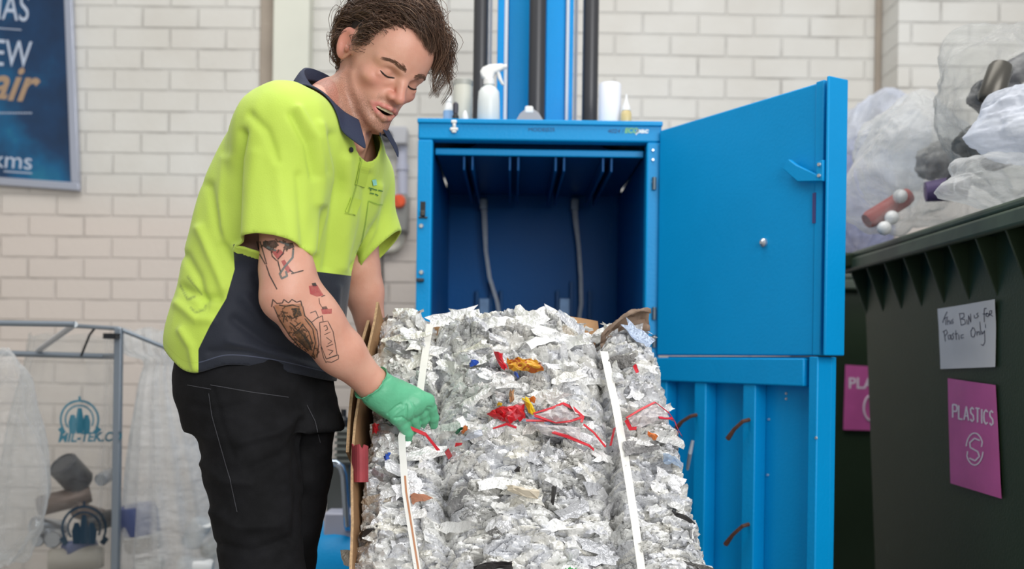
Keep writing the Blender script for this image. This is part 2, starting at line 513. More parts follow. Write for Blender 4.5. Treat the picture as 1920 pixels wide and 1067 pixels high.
# ================================================================ poster
def build_poster():
    br = P(150, 358, WALL_Y-0.03)
    t = thing('framed_poster', 'dark blue framed poster with white and gold lettering hanging on the brick wall', 'poster', br)
    W, H = 0.85, 1.25
    ex = Vector((-math.cos(math.radians(3.3)), 0, math.sin(math.radians(3.3))))     # to its left edge
    ey = Vector((-math.sin(math.radians(3.0)), 0, math.cos(math.radians(3.0))))
    def at(a, b, c=0.0): return br + ex*a + ey*b + Vector((0, -c, 0))
    g = G('poster_print')
    n = g.noise(2.3, 4)
    cl = g.ramp(n, [(0.3, lin('10243f')), (0.5, lin('12375c')), (0.62, lin('0a5a86')), (0.78, lin('2f97a6'))])
    g.done(g.bsdf(cl, 0.25))
    def slab(name, a0, a1, b0, b1, c0, c1, m):
        mb = MB(); mb.hexa([at(a0, b0, c0), at(a1, b0, c0), at(a1, b1, c0), at(a0, b1, c0), at(a0, b0, c1), at(a1, b0, c1), at(a1, b1, c1), at(a0, b1, c1)])
        return mb.build(name, m, t, bevel=0.002)
    fm = mat('silver_frame', 'b7bccb', 0.3, 0.6)
    pr = slab('printed_sheet', 0.02, W-0.02, 0.02, H-0.02, -0.02, 0.004, g.m)
    mb = MB(); w = 0.036
    for a0, a1, b0, b1 in ((0, W, 0, w), (0, W, H-w, H), (0, w, w, H-w), (W-w, W, w, H-w)):
        mb.hexa([at(a0, b0, -0.02), at(a1, b0, -0.02), at(a1, b1, -0.02), at(a0, b1, -0.02), at(a0, b0, 0.012), at(a1, b0, 0.012), at(a1, b1, 0.012), at(a0, b1, 0.012)])
    mb.build('frame', fm, t, bevel=0.003)
    wm = mat('poster_white', 'b9c4d6', 0.5); gm = mat('poster_gold', 'a58a70', 0.6)
    def M_at(u, v):
        p = P(u, v, WALL_Y-0.03-0.005); return frame(p, -ex, ey)
    def txt(name, s, u, v, hpx, m, sx=1.0, shear=0.0, bold=0.0):
        text_mesh(name, s, hpx/FPX*WALL_Y/0.69, m, M_at(u, v), pr, 0.0005, 'RIGHT', shear, sx, bold=bold)
    txt('lettering', 'CHRISTMAS', 54, 40, 50, wm, 0.62)
    txt('lettering', 'A NEW', 57, 127, 49, wm, 0.66)
    txt('script_lettering', 'hair', 60, 190, 64, gm, 0.85, 0.35, 0.004)
    txt('sponsor_lettering', 'kms', 61, 318, 31, wm, 1.05)
    ln = MB()
    for i in range(16): 
        p = M_at(58-i*5, 212) ; ln.box((-0.004, -0.003, 0), (0.004, 0.003, 0.001), p)
    ln.build('dotted_rule', wm, pr); ln = MB()
    ln.box((-0.25, -0.002, 0), (0, 0.002, 0.001), M_at(40, 56)); ln.build('rule_line', wm, pr); ln = MB(); ln.box((-0.13, -0.0025, 0), (0, 0.0025, 0.001), M_at(60, 325))
    ln.build('rule_line', wm, pr)
build_poster()

# ================================================================ electrical fittings on the wall
M_GREYPL = mat('grey_plastic', 'b9b9bd', 0.4); M_PVC = mat('conduit_grey', 'b4b6c6', 0.4); M_BOX = mat('switch_grey', '8b8a86', 0.45)
M_BLACK = mat('black_plastic', '17181c', 0.4); M_ORANGE = mat('orange_dial', 'e85a28', 0.4)
def wall_box(name, u0, u1, v0, v1, depth, m, parent, bev=0.008):
    a = P(u0, v1, WALL_Y-depth); b = P(u1, v0, WALL_Y-depth)
    return MB().box((a.x, WALL_Y-depth, a.z), (b.x, WALL_Y-0.001, b.z)).build(name, m, parent, bevel=bev)
def wpt(u, v, d=0.03): return P(u, v, WALL_Y-d)
t = thing('socket_box', 'white electrical box with a round black socket on the brick wall', 'electrical box', wpt(742, 252))
wall_box('housing', 712, 763, 236, 269, 0.09, M_GREYPL, t)
c = wpt(725, 256, 0.09); MB().lathe([(0.0, 0), (0.028, 0), (0.028, 0.012), (0.018, 0.014), (0.0, 0.008)], 20, Matrix.Translation(c) @ Matrix.Rotation(math.pi/2, 4, 'X')).build('socket', M_BLACK, t, True)
t = thing('isolator_switch', 'grey isolator switch with an orange rotary dial on the brick wall', 'switch', wpt(750, 400))
wall_box('housing', 734, 765, 364, 434, 0.10, M_BOX, t, 0.01); wall_box('back_plate', 728, 768, 360, 438, 0.03, M_GREYPL, t)
c = wpt(748, 378, 0.10); MB().lathe([(0.0, 0), (0.031, 0), (0.031, 0.012), (0.026, 0.02), (0.0, 0.02)], 24, Matrix.Translation(c) @ Matrix.Rotation(math.pi/2, 4, 'X')).box((-0.006, -0.026, 0.02), (0.006, 0.026, 0.03), Matrix.Translation(c) @ Matrix.Rotation(math.pi/2, 4, 'X') @ Matrix.Rotation(0.5, 4, 'Z')).build('dial', M_ORANGE, t, True)
t = tag(MB().tube([wpt(754, 269), wpt(754, 300), wpt(755, 365)], 0.024, 14).tube([wpt(754, 308), wpt(754, 320)], 0.03, 14).build('conduit', M_PVC, None, True), 'straight grey conduit joining the socket box to the isolator switch', 'conduit')
t = tag(MB().tube([wpt(752, 434), wpt(752, 448), wpt(748, 460), wpt(740, 467), wpt(728, 469), wpt(700, 469)], 0.018, 12).build('conduit', mat('conduit_cream', 'cfcabd', 0.45), None, True), 'curved cream conduit bending away below the isolator switch', 'conduit')
tag(MB().tube([wpt(716, 469, 0.01), wpt(717, 520, 0.01), wpt(714, 600, 0.01), wpt(715, 800, 0.01), wpt(716, 1100, 0.01)], 0.006, 8).build('cable', mat('cable_grey', '5b5652', 0.6), None, True), 'thin dark cable running down the wall below the curved conduit', 'cable')
# ================================================================ the blue baling press
def blue_paint(name, col, scratch=0.5, spec=0.22):
    g = G(name)
    c = lin(col); n = g.noise(3, 4)
    base = g.mix(n, tuple(x*0.86 for x in c), tuple(min(1, x*1.12) for x in c))
    o = g.obj(); mp = g.n('Mapping', {'Vector': o, 'Scale': (26, 26, 5)}).outputs[0]
    s1 = g.n('MapRange', {0: g.noise(1.0, 5, mp, 0.7), 1: 0.70, 2: 0.76}).outputs[0]
    s2 = g.n('MapRange', {0: g.noise(1.1, 2), 1: 0.5, 2: 0.62}).outputs[0]
    f = g.math('MULTIPLY', g.math('MULTIPLY', s1, s2), scratch)
    col_o = g.mix(f, base, lin('9cc4dc'))
    return g.done(g.bsdf(col_o, g.math('ADD', 0.33, g.math('MULTIPLY', n, 0.15)), 0.0, g.bump(g.noise(120, 2), 0.0006), Specular_IOR_Level=spec))
M_BLUE = blue_paint('blue_enamel', '0090d0'); M_BLUED = blue_paint('blue_enamel_shaded', '03508f', 0.8, 0.12)  # second blue is darkened to carry the shade inside the chamber
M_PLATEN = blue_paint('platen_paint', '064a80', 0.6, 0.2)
M_SILV = mat('zinc', 'c9ccd2', 0.3, 0.8); M_RUST = mat('rusty_steel', '5b3a2c', 0.7, 0.3, var=0.4, vs=80)
M_WHITEPL = mat('white_plastic', 'e4e4e2', 0.35)
BY = 2.95                                   # front plane of the press
BXL, BXR = P(783, 300, BY).x, P(1240, 300, BY).x
OXL, OXR = P(811, 300, BY).x, P(1213, 300, BY).x
BTOP, OTOP = 1.703, 1.647
BBACK = 3.79
baler = thing('baling_press', 'tall bright blue vertical baling press standing open behind the bale', 'baling press', ((BXL+BXR)/2, BY+0.4, 0))
def part(name, mb, m, parent=baler, bevel=0.003, **k): return mb.build(name, m, parent, bevel=bevel, **k)
part('side_panel', MB().box((BXL, BY+0.03, 0.02), (BXL+0.02, BBACK, BTOP-0.005)), M_BLUE)
part('side_panel', MB().box((BXR-0.02, BY+0.03, 0.02), (BXR, BBACK, BTOP-0.005)), M_BLUE)
part('top_panel', MB().box((BXL, BY+0.02, BTOP-0.015), (BXR, BBACK, BTOP-0.001)), M_BLUE)
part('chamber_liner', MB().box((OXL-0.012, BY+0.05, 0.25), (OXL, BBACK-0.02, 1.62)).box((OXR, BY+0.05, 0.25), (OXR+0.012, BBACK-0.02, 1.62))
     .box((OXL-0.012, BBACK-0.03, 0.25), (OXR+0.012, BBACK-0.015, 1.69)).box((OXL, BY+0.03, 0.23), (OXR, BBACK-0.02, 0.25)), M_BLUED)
fr = MB().box((BXL, BY, 0.0), (OXL, BY+0.05, OTOP)).box((OXR, BY, 0.0), (BXR, BY+0.05, OTOP)).box((BXL, BY, OTOP), (BXR, BY+0.05, BTOP)).box((BXL, BY, 0.0), (BXR, BY+0.05, 0.24))
front = part('front_frame', fr, M_BLUE, bevel=0.005)
# lips of the top of the frame
part('top_lip', MB().box((BXL-0.002, BY-0.008, BTOP-0.01), (BXR+0.002, BY+0.03, BTOP+0.004)), M_BLUE)
# press plate
PZ = P(1010, 289, BY+0.06).z
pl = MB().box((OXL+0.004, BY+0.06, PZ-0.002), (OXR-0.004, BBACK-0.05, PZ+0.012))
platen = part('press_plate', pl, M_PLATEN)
part('front_edge', MB().box((OXL+0.003, BY+0.05, PZ-0.008), (OXR-0.003, BY+0.062, PZ+0.012)), M_BLUE, platen)
a, b = OXL+0.06, OXR-0.06
tz = P(1010, 270, BY+0.12).z
part('stiffener', MB().prism([(a, PZ+0.012), (b, PZ+0.012), (b-0.07, tz), (a+0.07, tz)], BY+0.12, BY+0.14, Matrix(((1,0,0,0),(0,0,1,0),(0,1,0,0),(0,0,0,1)))), M_PLATEN, platen)
for uL in (878, 964, 1050, 1139):
    xc = P(uL, 295, BY+0.06).x
    r = MB()
    for s_ in (-1, 1):
        r.box((xc+s_*0.0125-0.0035, BY+0.062, PZ-0.05), (xc+s_*0.0125+0.0035, BBACK-0.12, PZ-0.002))
    part('strap_channel', r, M_PLATEN, platen, bevel=0.002)
# strap guides in the back of the chamber
for u0 in (895, 1045):
    r = MB(); y = BBACK-0.034
    for du, v0 in ((0, 545), (26, 528), (60 if u0 > 1000 else 45, 545)):
        A = P(u0+du, v0, y); r.box((A.x-0.006, y-0.02, 0.3), (A.x+0.006, y, A.z))
    part('strap_guide', r, M_PLATEN, bevel=0.002)
    A, B = P(u0+4, 560, y), P(u0+24, 640, y)
    part('guide_plate', MB().box((A.x, y-0.012, 0.4), (B.x, y-0.004, A.z)), mat('worn_plate', '5d7fa6', 0.4, 0.3, var=0.3, vs=20), bevel=0.001)
# loose strap ends hanging in the chamber
M_STRAPD = mat('grey_strap', '8f99a6', 0.5, var=0.15, vs=30)
for pts in ([(907, 372), (909, 420), (911, 470), (918, 520), (932, 565), (938, 600)], [(1077, 372), (1079, 410), (1085, 460), (1089, 520), (1090, 570), (1084, 610)]):
    rows = []
    for i, (u, v) in enumerate(pts):
        y = BBACK-0.085; w = 0.0065 if i > 1 else 0.009
        p = P(u, v, y); rows.append([p+Vector((-w, 0, 0)), p+Vector((w, 0, 0)), p+Vector((w, 0.003, 0)), p+Vector((-w, 0.003, 0))])
    hs = MB().grid(rows, True).build('hanging_strap', M_STRAPD, baler)
    p = P(pts[0][0], 376, BBACK-0.06); q = P(pts[0][0], 395, BBACK-0.06)
    part('strap_clip', MB().box((p.x-0.014, BBACK-0.09, q.z), (p.x+0.014, BBACK-0.03, p.z+0.004)), mat('clip_grey', '6f7c8c', 0.4, 0.5), hs)
# fittings on the front frame
def fpt(u, v, d=0.0): return P(u, v, BY-d)
bolt_prof = [(0, 0), (0.0075, 0), (0.0075, 0.003), (0.005, 0.006), (0, 0.006)]
FX = Matrix.Rotation(math.pi/2, 4, 'X')
for u, v in ((790, 424), (790, 511), (1224, 282), (1224, 300), (1224, 342)):
    MB().lathe([(r*(1 if u < 900 else 0.6), z) for r, z in bolt_prof], 12, Matrix.Translation(fpt(u, v)) @ FX).build('bolt', M_SILV, front, True)
a, b = fpt(788, 405), fpt(798, 378)
part('latch_slot', MB().box((a.x, BY-0.001, a.z), (b.x, BY+0.002, b.z)), M_BLACK, front, 0)
a = fpt(793, 402); part('catch', MB().box((a.x-0.006, BY-0.014, a.z-0.006), (a.x+0.007, BY, a.z+0.010)).box((a.x-0.012, BY-0.006, a.z-0.012), (a.x+0.014, BY, a.z-0.007)), mat('steel_dark', '4d4a48', 0.4, 0.7), front, 0.002)
a = fpt(789, 525); part('bracket', MB().box((a.x-0.012, BY-0.015, a.z-0.006), (a.x+0.010, BY, a.z+0.004)), mat('bracket_dark', '22303e', 0.5), front, 0.002)
for v in (345, 588, 640):
    a = fpt(1224, v); part('hinge', MB().tube([(a.x+0.003, BY-0.008, a.z-0.018), (a.x+0.003, BY-0.008, a.z+0.018)], 0.006, 12), mat('hinge_steel', '59656f', 0.4, 0.6), front, 0)
# white hook sticking plate
hk = MB()
for (u0, u1, v0, v1) in ((846, 857, 226, 232), (849, 855, 232, 240), (844, 859, 240, 246), (847, 856, 246, 250)):
    a, b = fpt(u0, v1), fpt(u1, v0); hk.box((a.x, BY-0.010, a.z), (b.x, BY-0.0005, b.z))
part('white_hook', hk, M_WHITEPL, front, 0.003)
# lettering
M_NAVYINK = mat('navy_ink', '0a3f76', 0.5); M_LIME = mat('green_ink', '7fc27a', 0.5); M_WINK = mat('white_ink', 'e4eef4', 0.5)
def ftext(name, s, u, v, hpx, m, sx=1.0, shear=0.0, bold=0):
    return text_mesh(name, s, hpx/FPX*BY/0.69, m, frame(fpt(u, v, 0.0008), (1, 0, 0), (0, 0, 1)), front, 0.0004, 'LEFT', shear, sx, bold=bold)
ftext('model_lettering', 'MODEL', 990, 246, 6.5, M_NAVYINK, 1.2); ftext('model_lettering', '525', 1025, 246, 6.5, M_NAVYINK, 1.1)
ftext('code_lettering', '4024 /', 1139, 249, 7, M_NAVYINK, 1.15, 0.2)
ftext('badge_lettering', 'ECO', 1171, 249, 9, M_LIME, 0.95, 0.2, 0.0008); ftext('badge_lettering', 'pac', 1192, 249, 9, M_WINK, 1.3, 0.2, 0.0008)
# ---- the mast above
MY = 3.30
def mast(name, u0, u1, y0, y1, m, bevel=0.002, z0=BTOP-0.002):
    a, b = P(u0, 100, y0).x, P(u1, 100, y0).x
    return part(name, MB().box((a, y0, z0), (b, y1, 2.75)), m, bevel=bevel)
def mpipe(name, u, r_px, y, m):
    x = P(u, 110, y).x; return MB().tube([(x, y, BTOP-0.002), (x, y, 2.75)], r_px/FPX*y, 20).build(name, m, baler, True)
M_HOSE = mat('black_rod_sleeve', '3a3a3d', 0.35, 0.2); M_BLUEB = blue_paint('blue_enamel_mast', '0094de', 0.2)
mpipe('guide_rod', 901, 14, MY-0.06, M_HOSE); mpipe('guide_rod', 1107, 15, MY-0.06, M_HOSE); mpipe('ram_cylinder', 1007, 16, MY-0.08, M_HOSE)
mast('mast_channel', 932, 1075, MY+0.05, MY+0.06, M_BLUEB)
mast('mast_flange', 932, 945, MY-0.02, MY+0.055, M_BLUEB); mast('mast_flange', 1065, 1075, MY-0.02, MY+0.055, M_BLUEB)
M_EDGE = mat('bare_edge', 'ccd3de', 0.4)
mast('edge_strip', 945, 952, MY-0.022, MY-0.012, M_EDGE); mast('edge_strip', 1061, 1067, MY-0.022, MY-0.012, M_EDGE)
mast('mast_web', 1024, 1061, MY-0.005, MY+0.01, M_BLUEB); mast('mast_web', 953, 993, MY+0.02, MY+0.035, M_BLUE)
mast('side_rail', 916, 922, MY+0.1, MY+0.11, M_GREYPL); mast('side_rail', 1077, 1083, MY+0.1, MY+0.11, M_GREYPL)
# ---- upper door, swung open
DH = Vector((0.4165, BY-0.012, 0)); DE = Vector((0.747, 2.372, 0)); dd = (DE-DH); DW = dd.length; dx = dd/DW
dn = Vector((dx.y, -dx.x, 0));  dn = dn if dn.y < 0 or dn.x < 0 else -dn
if dn.x > 0: dn = -dn                        # the inside of the door faces the bale
def DM(): return Matrix(((dx.x, dn.x, 0, DH.x), (dx.y, dn.y, 0, DH.y), (0, 0, 1, 0), (0, 0, 0, 1)))
D = DM()
Z0, Z1 = 1.027, P(1228, 247, BY).z
door = part('upper_door', MB().box((0.004, -0.03, Z0), (DW-0.055, 0.0, Z1), D), M_BLUE, bevel=0.004)
part('door_flange', MB().box((DW-0.056, -0.045, Z0), (DW-0.03, 0.004, Z1+0.002), D).box((DW-0.031, -0.045, Z0), (DW-0.004, -0.03, Z1), D).box((DW-0.008, -0.045, Z0), (DW, 0.02, Z1+0.002), D), M_BLUE, door, 0.003)
def dpt(u, v):
    """point of the door plane seen at a photographed position"""
    d = P(u, v, 1.0)-EYE; s = (DH-EYE).dot(dn)/d.dot(dn); p = EYE+d*s
    return D.inverted() @ p
k = dpt(1433, 455); MB().lathe([(0, 0), (0.011, 0), (0.011, 0.006), (0.004, 0.012), (0, 0.012)], 16, D @ Matrix.Translation((k.x, 0, k.z)) @ Matrix.Rotation(-math.pi/2, 4, 'X')).build('knob', M_SILV, door, True)
l0, l1 = dpt(1480, 312), dpt(1550, 325)
lt = MB().prism([(l0.x, l0.z-0.008), (l0.x+0.02, l0.z+0.012), (l0.x+0.045, l0.z-0.006), (l1.x-0.01, l1.z-0.004), (l1.x-0.012, l1.z+0.025), (l1.x+0.01, l1.z+0.028), (l1.x+0.01, l1.z-0.022), (l0.x+0.05, l1.z-0.012)], 0.012, 0.024, D @ Matrix(((1,0,0,0),(0,0,1,0),(0,1,0,0),(0,0,0,1))))
latch = part('latch', lt, M_BLUE, door, 0.002)
for dz in (0.018, -0.008): MB().lathe([(0, 0), (0.005, 0), (0.004, 0.004), (0, 0.004)], 10, D @ Matrix.Translation((l1.x, 0.024, l1.z+dz)) @ Matrix.Rotation(-math.pi/2, 4, 'X')).build('screw', M_SILV, latch, True)
s0, s1 = dpt(1529, 362), dpt(1534, 418)
part('latch_slot', MB().box((s0.x-0.004, 0.003, s1.z), (s0.x+0.006, 0.0055, s0.z), D), mat('slot_purple', '3e3f77', 0.6), door, 0)
for (u, v) in ((1552, 338), (1549, 390)):
    q = dpt(u, v); MB().lathe([(0, 0), (0.008, 0), (0.007, 0.004), (0, 0.005)], 12, D @ Matrix.Translation((DW-0.018, -0.03, q.z)) @ Matrix.Rotation(-math.pi/2, 4, 'X')).build('bolt', M_SILV, door, True)
# ---- lower door, swung open below it
LW = 0.943*DW; LT = 1.0245
low = part('lower_door', MB().box((0.004, -0.06, 0.12), (LW, -0.04, LT), D), M_BLUE, bevel=0.003)
rib = [(0.0, 0.05)] + [(dpt(u0, 800).x, dpt(u1, 800).x) for u0, u1 in ((1301, 1322), (1392, 1415))]
for a, b in rib: part('rib', MB().box((a, -0.04, 0.12), (b, 0.0, LT-0.05), D), M_BLUE, low, 0.003)
part('rib', MB().box((LW-0.028, -0.045, 0.12), (LW, 0.004, LT), D), M_BLUE, low, 0.003)
z_b = dpt(1300, 717).z
part('top_rail', MB().box((0.004, -0.045, z_b), (dpt(1510, 700).x, 0.006, LT-0.004), D), M_BLUE, low, 0.004)
part('bottom_rail', MB().box((0.004, -0.045, 0.12), (LW-0.03, 0.006, 0.2), D), M_BLUE, low, 0.004)
for (u, v), (u2, v2) in (((1405, 787), (1381, 822)), ((1404, 983), (1377, 1019)), ((1306, 778), (1284, 802))):
    A, B = dpt(u, v), dpt(u2, v2)
    h = MB().tube([D @ Vector((A.x, 0.0, A.z)), D @ Vector((A.x-0.002, 0.02, A.z-0.004)), D @ Vector(((A.x+B.x)/2, 0.03, (A.z+B.z)/2)), D @ Vector((B.x, 0.03, B.z))], [0.005, 0.005, 0.005, 0.007], 8)
    h.build('strap_hook', M_RUST, low, True)
for u, v in ((1453, 738), (1453, 748), (1293, 727), (1293, 737), (1533, 821), (1420, 787), (1418, 892)):
    q = dpt(u, v); MB().lathe([(0, 0), (0.004, 0), (0.003, 0.003), (0, 0.003)], 8, D @ Matrix.Translation((q.x, -0.04 if u < 1500 else 0.004, q.z)) @ Matrix.Rotation(-math.pi/2, 4, 'X')).build('rivet', M_SILV, low, True)
# strap end sticking out by the lower door
q = P(1296, 860, 2.6)
part('strap_end', MB().tube([P(1289, 880, 2.55), P(1294, 850, 2.5), P(1299, 826, 2.5)], [0.004, 0.005, 0.004], 6), M_STRAPD, low, 0)

# ================================================================ things standing on top of the press
TZ = BTOP + 0.004
def on_top(u, Y): p = P(u, 220, Y); return Vector((p.x, Y, TZ))
def HT(v, Y): return P(960, v, Y).z - TZ
# spray bottle
Y = 3.0; o = on_top(916, Y)
t = thing('spray_bottle', 'white trigger spray bottle on top of the blue press', 'bottle', o)
T = Matrix.Translation(o) @ Matrix.Diagonal((1.05, 1.05, 1.06, 1))
M_CLEARW = mat('milky_plastic', 'd7dcdb', 0.35)
MB().lathe([(0, 0), (0.030, 0), (0.032, 0.004), (0.031, 0.06), (0.029, 0.088), (0.022, 0.098), (0.013, 0.104), (0.012, 0.112), (0, 0.112)], 24, T).build('bottle_body', M_CLEARW, t, True)
MB().lathe([(0, 0.108), (0.016, 0.108), (0.016, 0.122), (0.012, 0.126), (0, 0.126)], 20, T).build('collar', M_WHITEPL, t, True)
hd = MB().prism([(-0.026, 0.142), (-0.020, 0.128), (-0.012, 0.122), (0.012, 0.122), (0.016, 0.140), (0.040, 0.150), (0.044, 0.160), (0.038, 0.166), (0.0, 0.163), (-0.018, 0.155)], -0.011, 0.011, T @ Matrix(((1,0,0,0),(0,0,1,0),(0,1,0,0),(0,0,0,1))))
head = hd.build('spray_head', M_WHITEPL, t, bevel=0.004)
MB().tube([T @ Vector((0.040, 0, 0.158)), T @ Vector((0.050, 0, 0.160))], 0.007, 12).build('nozzle', M_WHITEPL, head, True)
MB().prism([(0.018, 0.150), (0.028, 0.150), (0.036, 0.125), (0.044, 0.106), (0.036, 0.108), (0.026, 0.124)], -0.007, 0.007, T @ Matrix(((1,0,0,0),(0,0,1,0),(0,1,0,0),(0,0,0,1)))).build('trigger', M_WHITEPL, t, bevel=0.003)
# cream jar behind the man's hair
Y = 3.08; o = on_top(867, Y); t = thing('canister', 'tall cream canister behind the black marker pen on the press', 'canister', o); T = Matrix.Translation(o) @ Matrix.Diagonal((1, 1, 1.18, 1))
MB().lathe([(0, 0), (0.028, 0), (0.029, 0.003), (0.029, 0.112), (0, 0.112)], 24, T).build('canister_body', mat('cream_card', 'cfcdc0', 0.5), t, True)
MB().lathe([(0, 0.112), (0.030, 0.112), (0.030, 0.124), (0.027, 0.127), (0, 0.127)], 24, T).build('lid', mat('grey_lid', 'a3a39c', 0.4), t, True)
# little bottles
Y = 3.02; o = on_top(841, Y); S_ = Matrix.Diagonal((1.25, 1.25, 1.32, 1)); t = thing('small_bottle', 'small white bottle with a blue label beside the black marker pen', 'bottle', o)
MB().lathe([(0, 0), (0.012, 0), (0.0125, 0.03), (0.008, 0.045), (0.006, 0.05), (0, 0.05)], 16, Matrix.Translation(o) @ S_).build('bottle_body', M_WHITEPL, t, True)
MB().lathe([(0.0128, 0.008), (0.0129, 0.03)], 16, Matrix.Translation(o) @ S_, caps=False).build('paper_label', mat('blue_label', '8fb3d8', 0.5), t, True)
MB().lathe([(0, 0.05), (0.0075, 0.05), (0.007, 0.064), (0, 0.064)], 14, Matrix.Translation(o) @ S_).build('cap', M_WHITEPL, t, True)
Y = 2.975; o = on_top(854, Y); S_ = Matrix.Diagonal((1.15, 1.15, 1.2, 1)); t = thing('marker_pen', 'black marker pen standing upright at the front corner of the press', 'pen', o)
MB().lathe([(0, 0), (0.009, 0), (0.0085, 0.012), (0.006, 0.016), (0.006, 0.02), (0, 0.02)], 14, Matrix.Translation(o) @ S_).build('pen_base', M_BLACK, t, True)
MB().lathe([(0, 0.018), (0.0065, 0.018), (0.0075, 0.03), (0.007, 0.042), (0.003, 0.046), (0, 0.046)], 14, Matrix.Translation(o) @ S_).build('pen_cap', mat('charcoal_plastic', '3c3a44', 0.4), t, True)
Y = 3.0; o = on_top(872, Y); tag(MB().lathe([(0, 0), (0.014, 0), (0.013, 0.006), (0.008, 0.018), (0.003, 0.024), (0, 0.024)], 18, Matrix.Translation(o) @ Matrix.Diagonal((0.9, 0.9, 1.55, 1))).build('cap', M_WHITEPL, None, True), 'loose white domed cap lying beside the black marker pen', 'cap')
# dust mask / tape reel in the middle
Y = 3.02; o = on_top(992, Y); t = thing('tape_dispenser', 'grey domed tape dispenser lying in the middle of the press top', 'tape dispenser', o)
Mx = Matrix.Translation(o) @ Matrix.Diagonal((1.1, 1, 1.35, 1)) @ Matrix(((1,0,0,0),(0,0,1,0),(0,1,0,0),(0,0,0,1)))
MB().prism([(-0.048, 0), (-0.046, 0.008), (-0.034, 0.010), (-0.024, 0.024), (-0.010, 0.033), (0.012, 0.033), (0.026, 0.025), (0.036, 0.012), (0.044, 0.004), (0.044, 0), (0.026, 0), (0.016, 0.006), (-0.012, 0.006), (-0.02, 0)], -0.02, 0.02, Mx).build('shell', mat('grey_shell', '9a9a9e', 0.4), t, bevel=0.004)
MB().prism([(-0.013, 0.024), (-0.011, 0.040), (0.010, 0.040), (0.013, 0.024)], -0.021, 0.021, Mx).build('button', M_WHITEPL, t, bevel=0.004)
# paper roll and glue bottle at the back
Y = 3.06; o = on_top(1143, Y); t = thing('paper_roll', 'fat white roll standing on the press behind the lettering', 'paper roll', o)
R = MB().lathe([(0.012, 0.001), (0.033, 0), (0.0335, 0.003), (0.0335, 0.112), (0.032, 0.115), (0.012, 0.114), (0.012, 0.001)], 28, Matrix.Translation(o) @ Matrix.Diagonal((1, 1, 1.2, 1)), caps=False).build('paper', mat('white_paper_roll', 'e6e8f0', 0.7), t, True)
Y = 3.02; o = on_top(1174, Y); S_ = Matrix.Diagonal((1.1, 1.1, 1.3, 1)); t = thing('glue_bottle', 'small amber glue bottle with a pointed white nozzle on the press', 'bottle', o)
MB().lathe([(0, 0), (0.014, 0), (0.0145, 0.003), (0.0145, 0.03), (0.011, 0.037), (0, 0.037)], 18, Matrix.Translation(o) @ S_).build('bottle_body', mat('amber_plastic', 'd0bc86', 0.3), t, True)
MB().lathe([(0, 0.037), (0.0125, 0.037), (0.011, 0.045), (0.004, 0.062), (0.0025, 0.075), (0, 0.075)], 18, Matrix.Translation(o) @ S_).build('nozzle_cap', M_WHITEPL, t, True)
# ================================================================ green wheeled bins
def bin_mat():
    g = G('bin_green')
    n = g.noise(4, 4)
    base = g.mix(n, lin('22301f'), lin('2f3d2c'))
    mp = g.n('Mapping', {'Vector': g.obj(), 'Scale': (1, 6, 2)}).outputs[0]
    s1 = g.n('MapRange', {0: g.noise(5, 5, mp, 0.7), 1: 0.66, 2: 0.74}).outputs[0]
    s2 = g.n('MapRange', {0: g.noise(2.3, 2), 1: 0.5, 2: 0.62}).outputs[0]
    c = g.mix(g.math('MULTIPLY', g.math('MULTIPLY', s1, s2), 0.6), base, lin('72806e'))
    return g.done(g.bsdf(c, 0.42, 0, g.bump(g.noise(160, 3), 0.0006), Specular_IOR_Level=0.3))
M_BIN = bin_mat(); M_BINRIM = mat('bin_rim_green', '3c4a3b', 0.45, var=0.25, vs=14)
def make_bin(t, X0, X1, Y0, Y1, ztop, face):
    """tapered wheeled container; face='x' carries labels and gussets on its low-X side, 'y' on its low-Y side"""
    ins, th = 0.055, 0.006
    bt = [(X0+ins, Y0+ins), (X1-ins, Y0+ins), (X1-ins, Y1-ins), (X0+ins, Y1-ins)]
    bb = [(X0+ins+0.045, Y0+ins+0.045), (X1-ins-0.045, Y0+ins+0.045), (X1-ins-0.045, Y1-ins-0.045), (X0+ins+0.045, Y1-ins-0.045)]
    zt, zb = ztop-0.01, 0.16
    mb = MB()
    outer = [[Vector((x, y, zb)) for x, y in bb], [Vector((x, y, zt)) for x, y in bt]]
    cx, cy = (X0+X1)/2, (Y0+Y1)/2
    def inset(L, d): return [Vector((p.x + (d if p.x < cx else -d), p.y + (d if p.y < cy else -d), p.z)) for p in L]
    inn = [inset(outer[1], 0.01), [p + Vector((0, 0, 0.02)) for p in inset(outer[0], 0.01)]]
    mb.grid([outer[0], outer[1], inn[0], inn[1]], True)
    b0 = len(mb.v); mb.add(outer[0], [(3, 2, 1, 0)]); mb.add(inn[1], [(0, 1, 2, 3)])
    body = mb.build('bin_body', M_BIN, t, bevel=0.018, seg=3)
    # rim: a rolled lip with a hanging skirt
    r = MB()
    def ringbox(o0, i0, za, zb_):
        for (x0, y0, x1, y1) in ((X0-o0, Y0-o0, X1+o0, Y0+i0), (X0-o0, Y1-i0, X1+o0, Y1+o0), (X0-o0, Y0+i0, X0+i0, Y1-i0), (X1-i0, Y0+i0, X1+o0, Y1-i0)):
            r.box((x0, y0, za), (x1, y1, zb_))
    ringbox(0.0, 0.075, ztop-0.022, ztop); ringbox(0.004, 0.02, ztop-0.062, ztop-0.02)
    rim = r.build('rim', M_BINRIM, t, bevel=0.008, seg=2)
    return body, rim, bt, bb, zt, zb
BZ = 1.372
t = thing('wheelie_bin', 'big dark green wheeled bin with a pink plastics sign and a handwritten note', 'bin', (1.65, 2.7, 0))
FX0, FY0, FX1, FY1 = 1.086, 1.98, 2.2, 3.36
body, rim, bt, bb, zt, zb = make_bin(t, FX0, FX1, FY0, FY1, BZ, 'x')
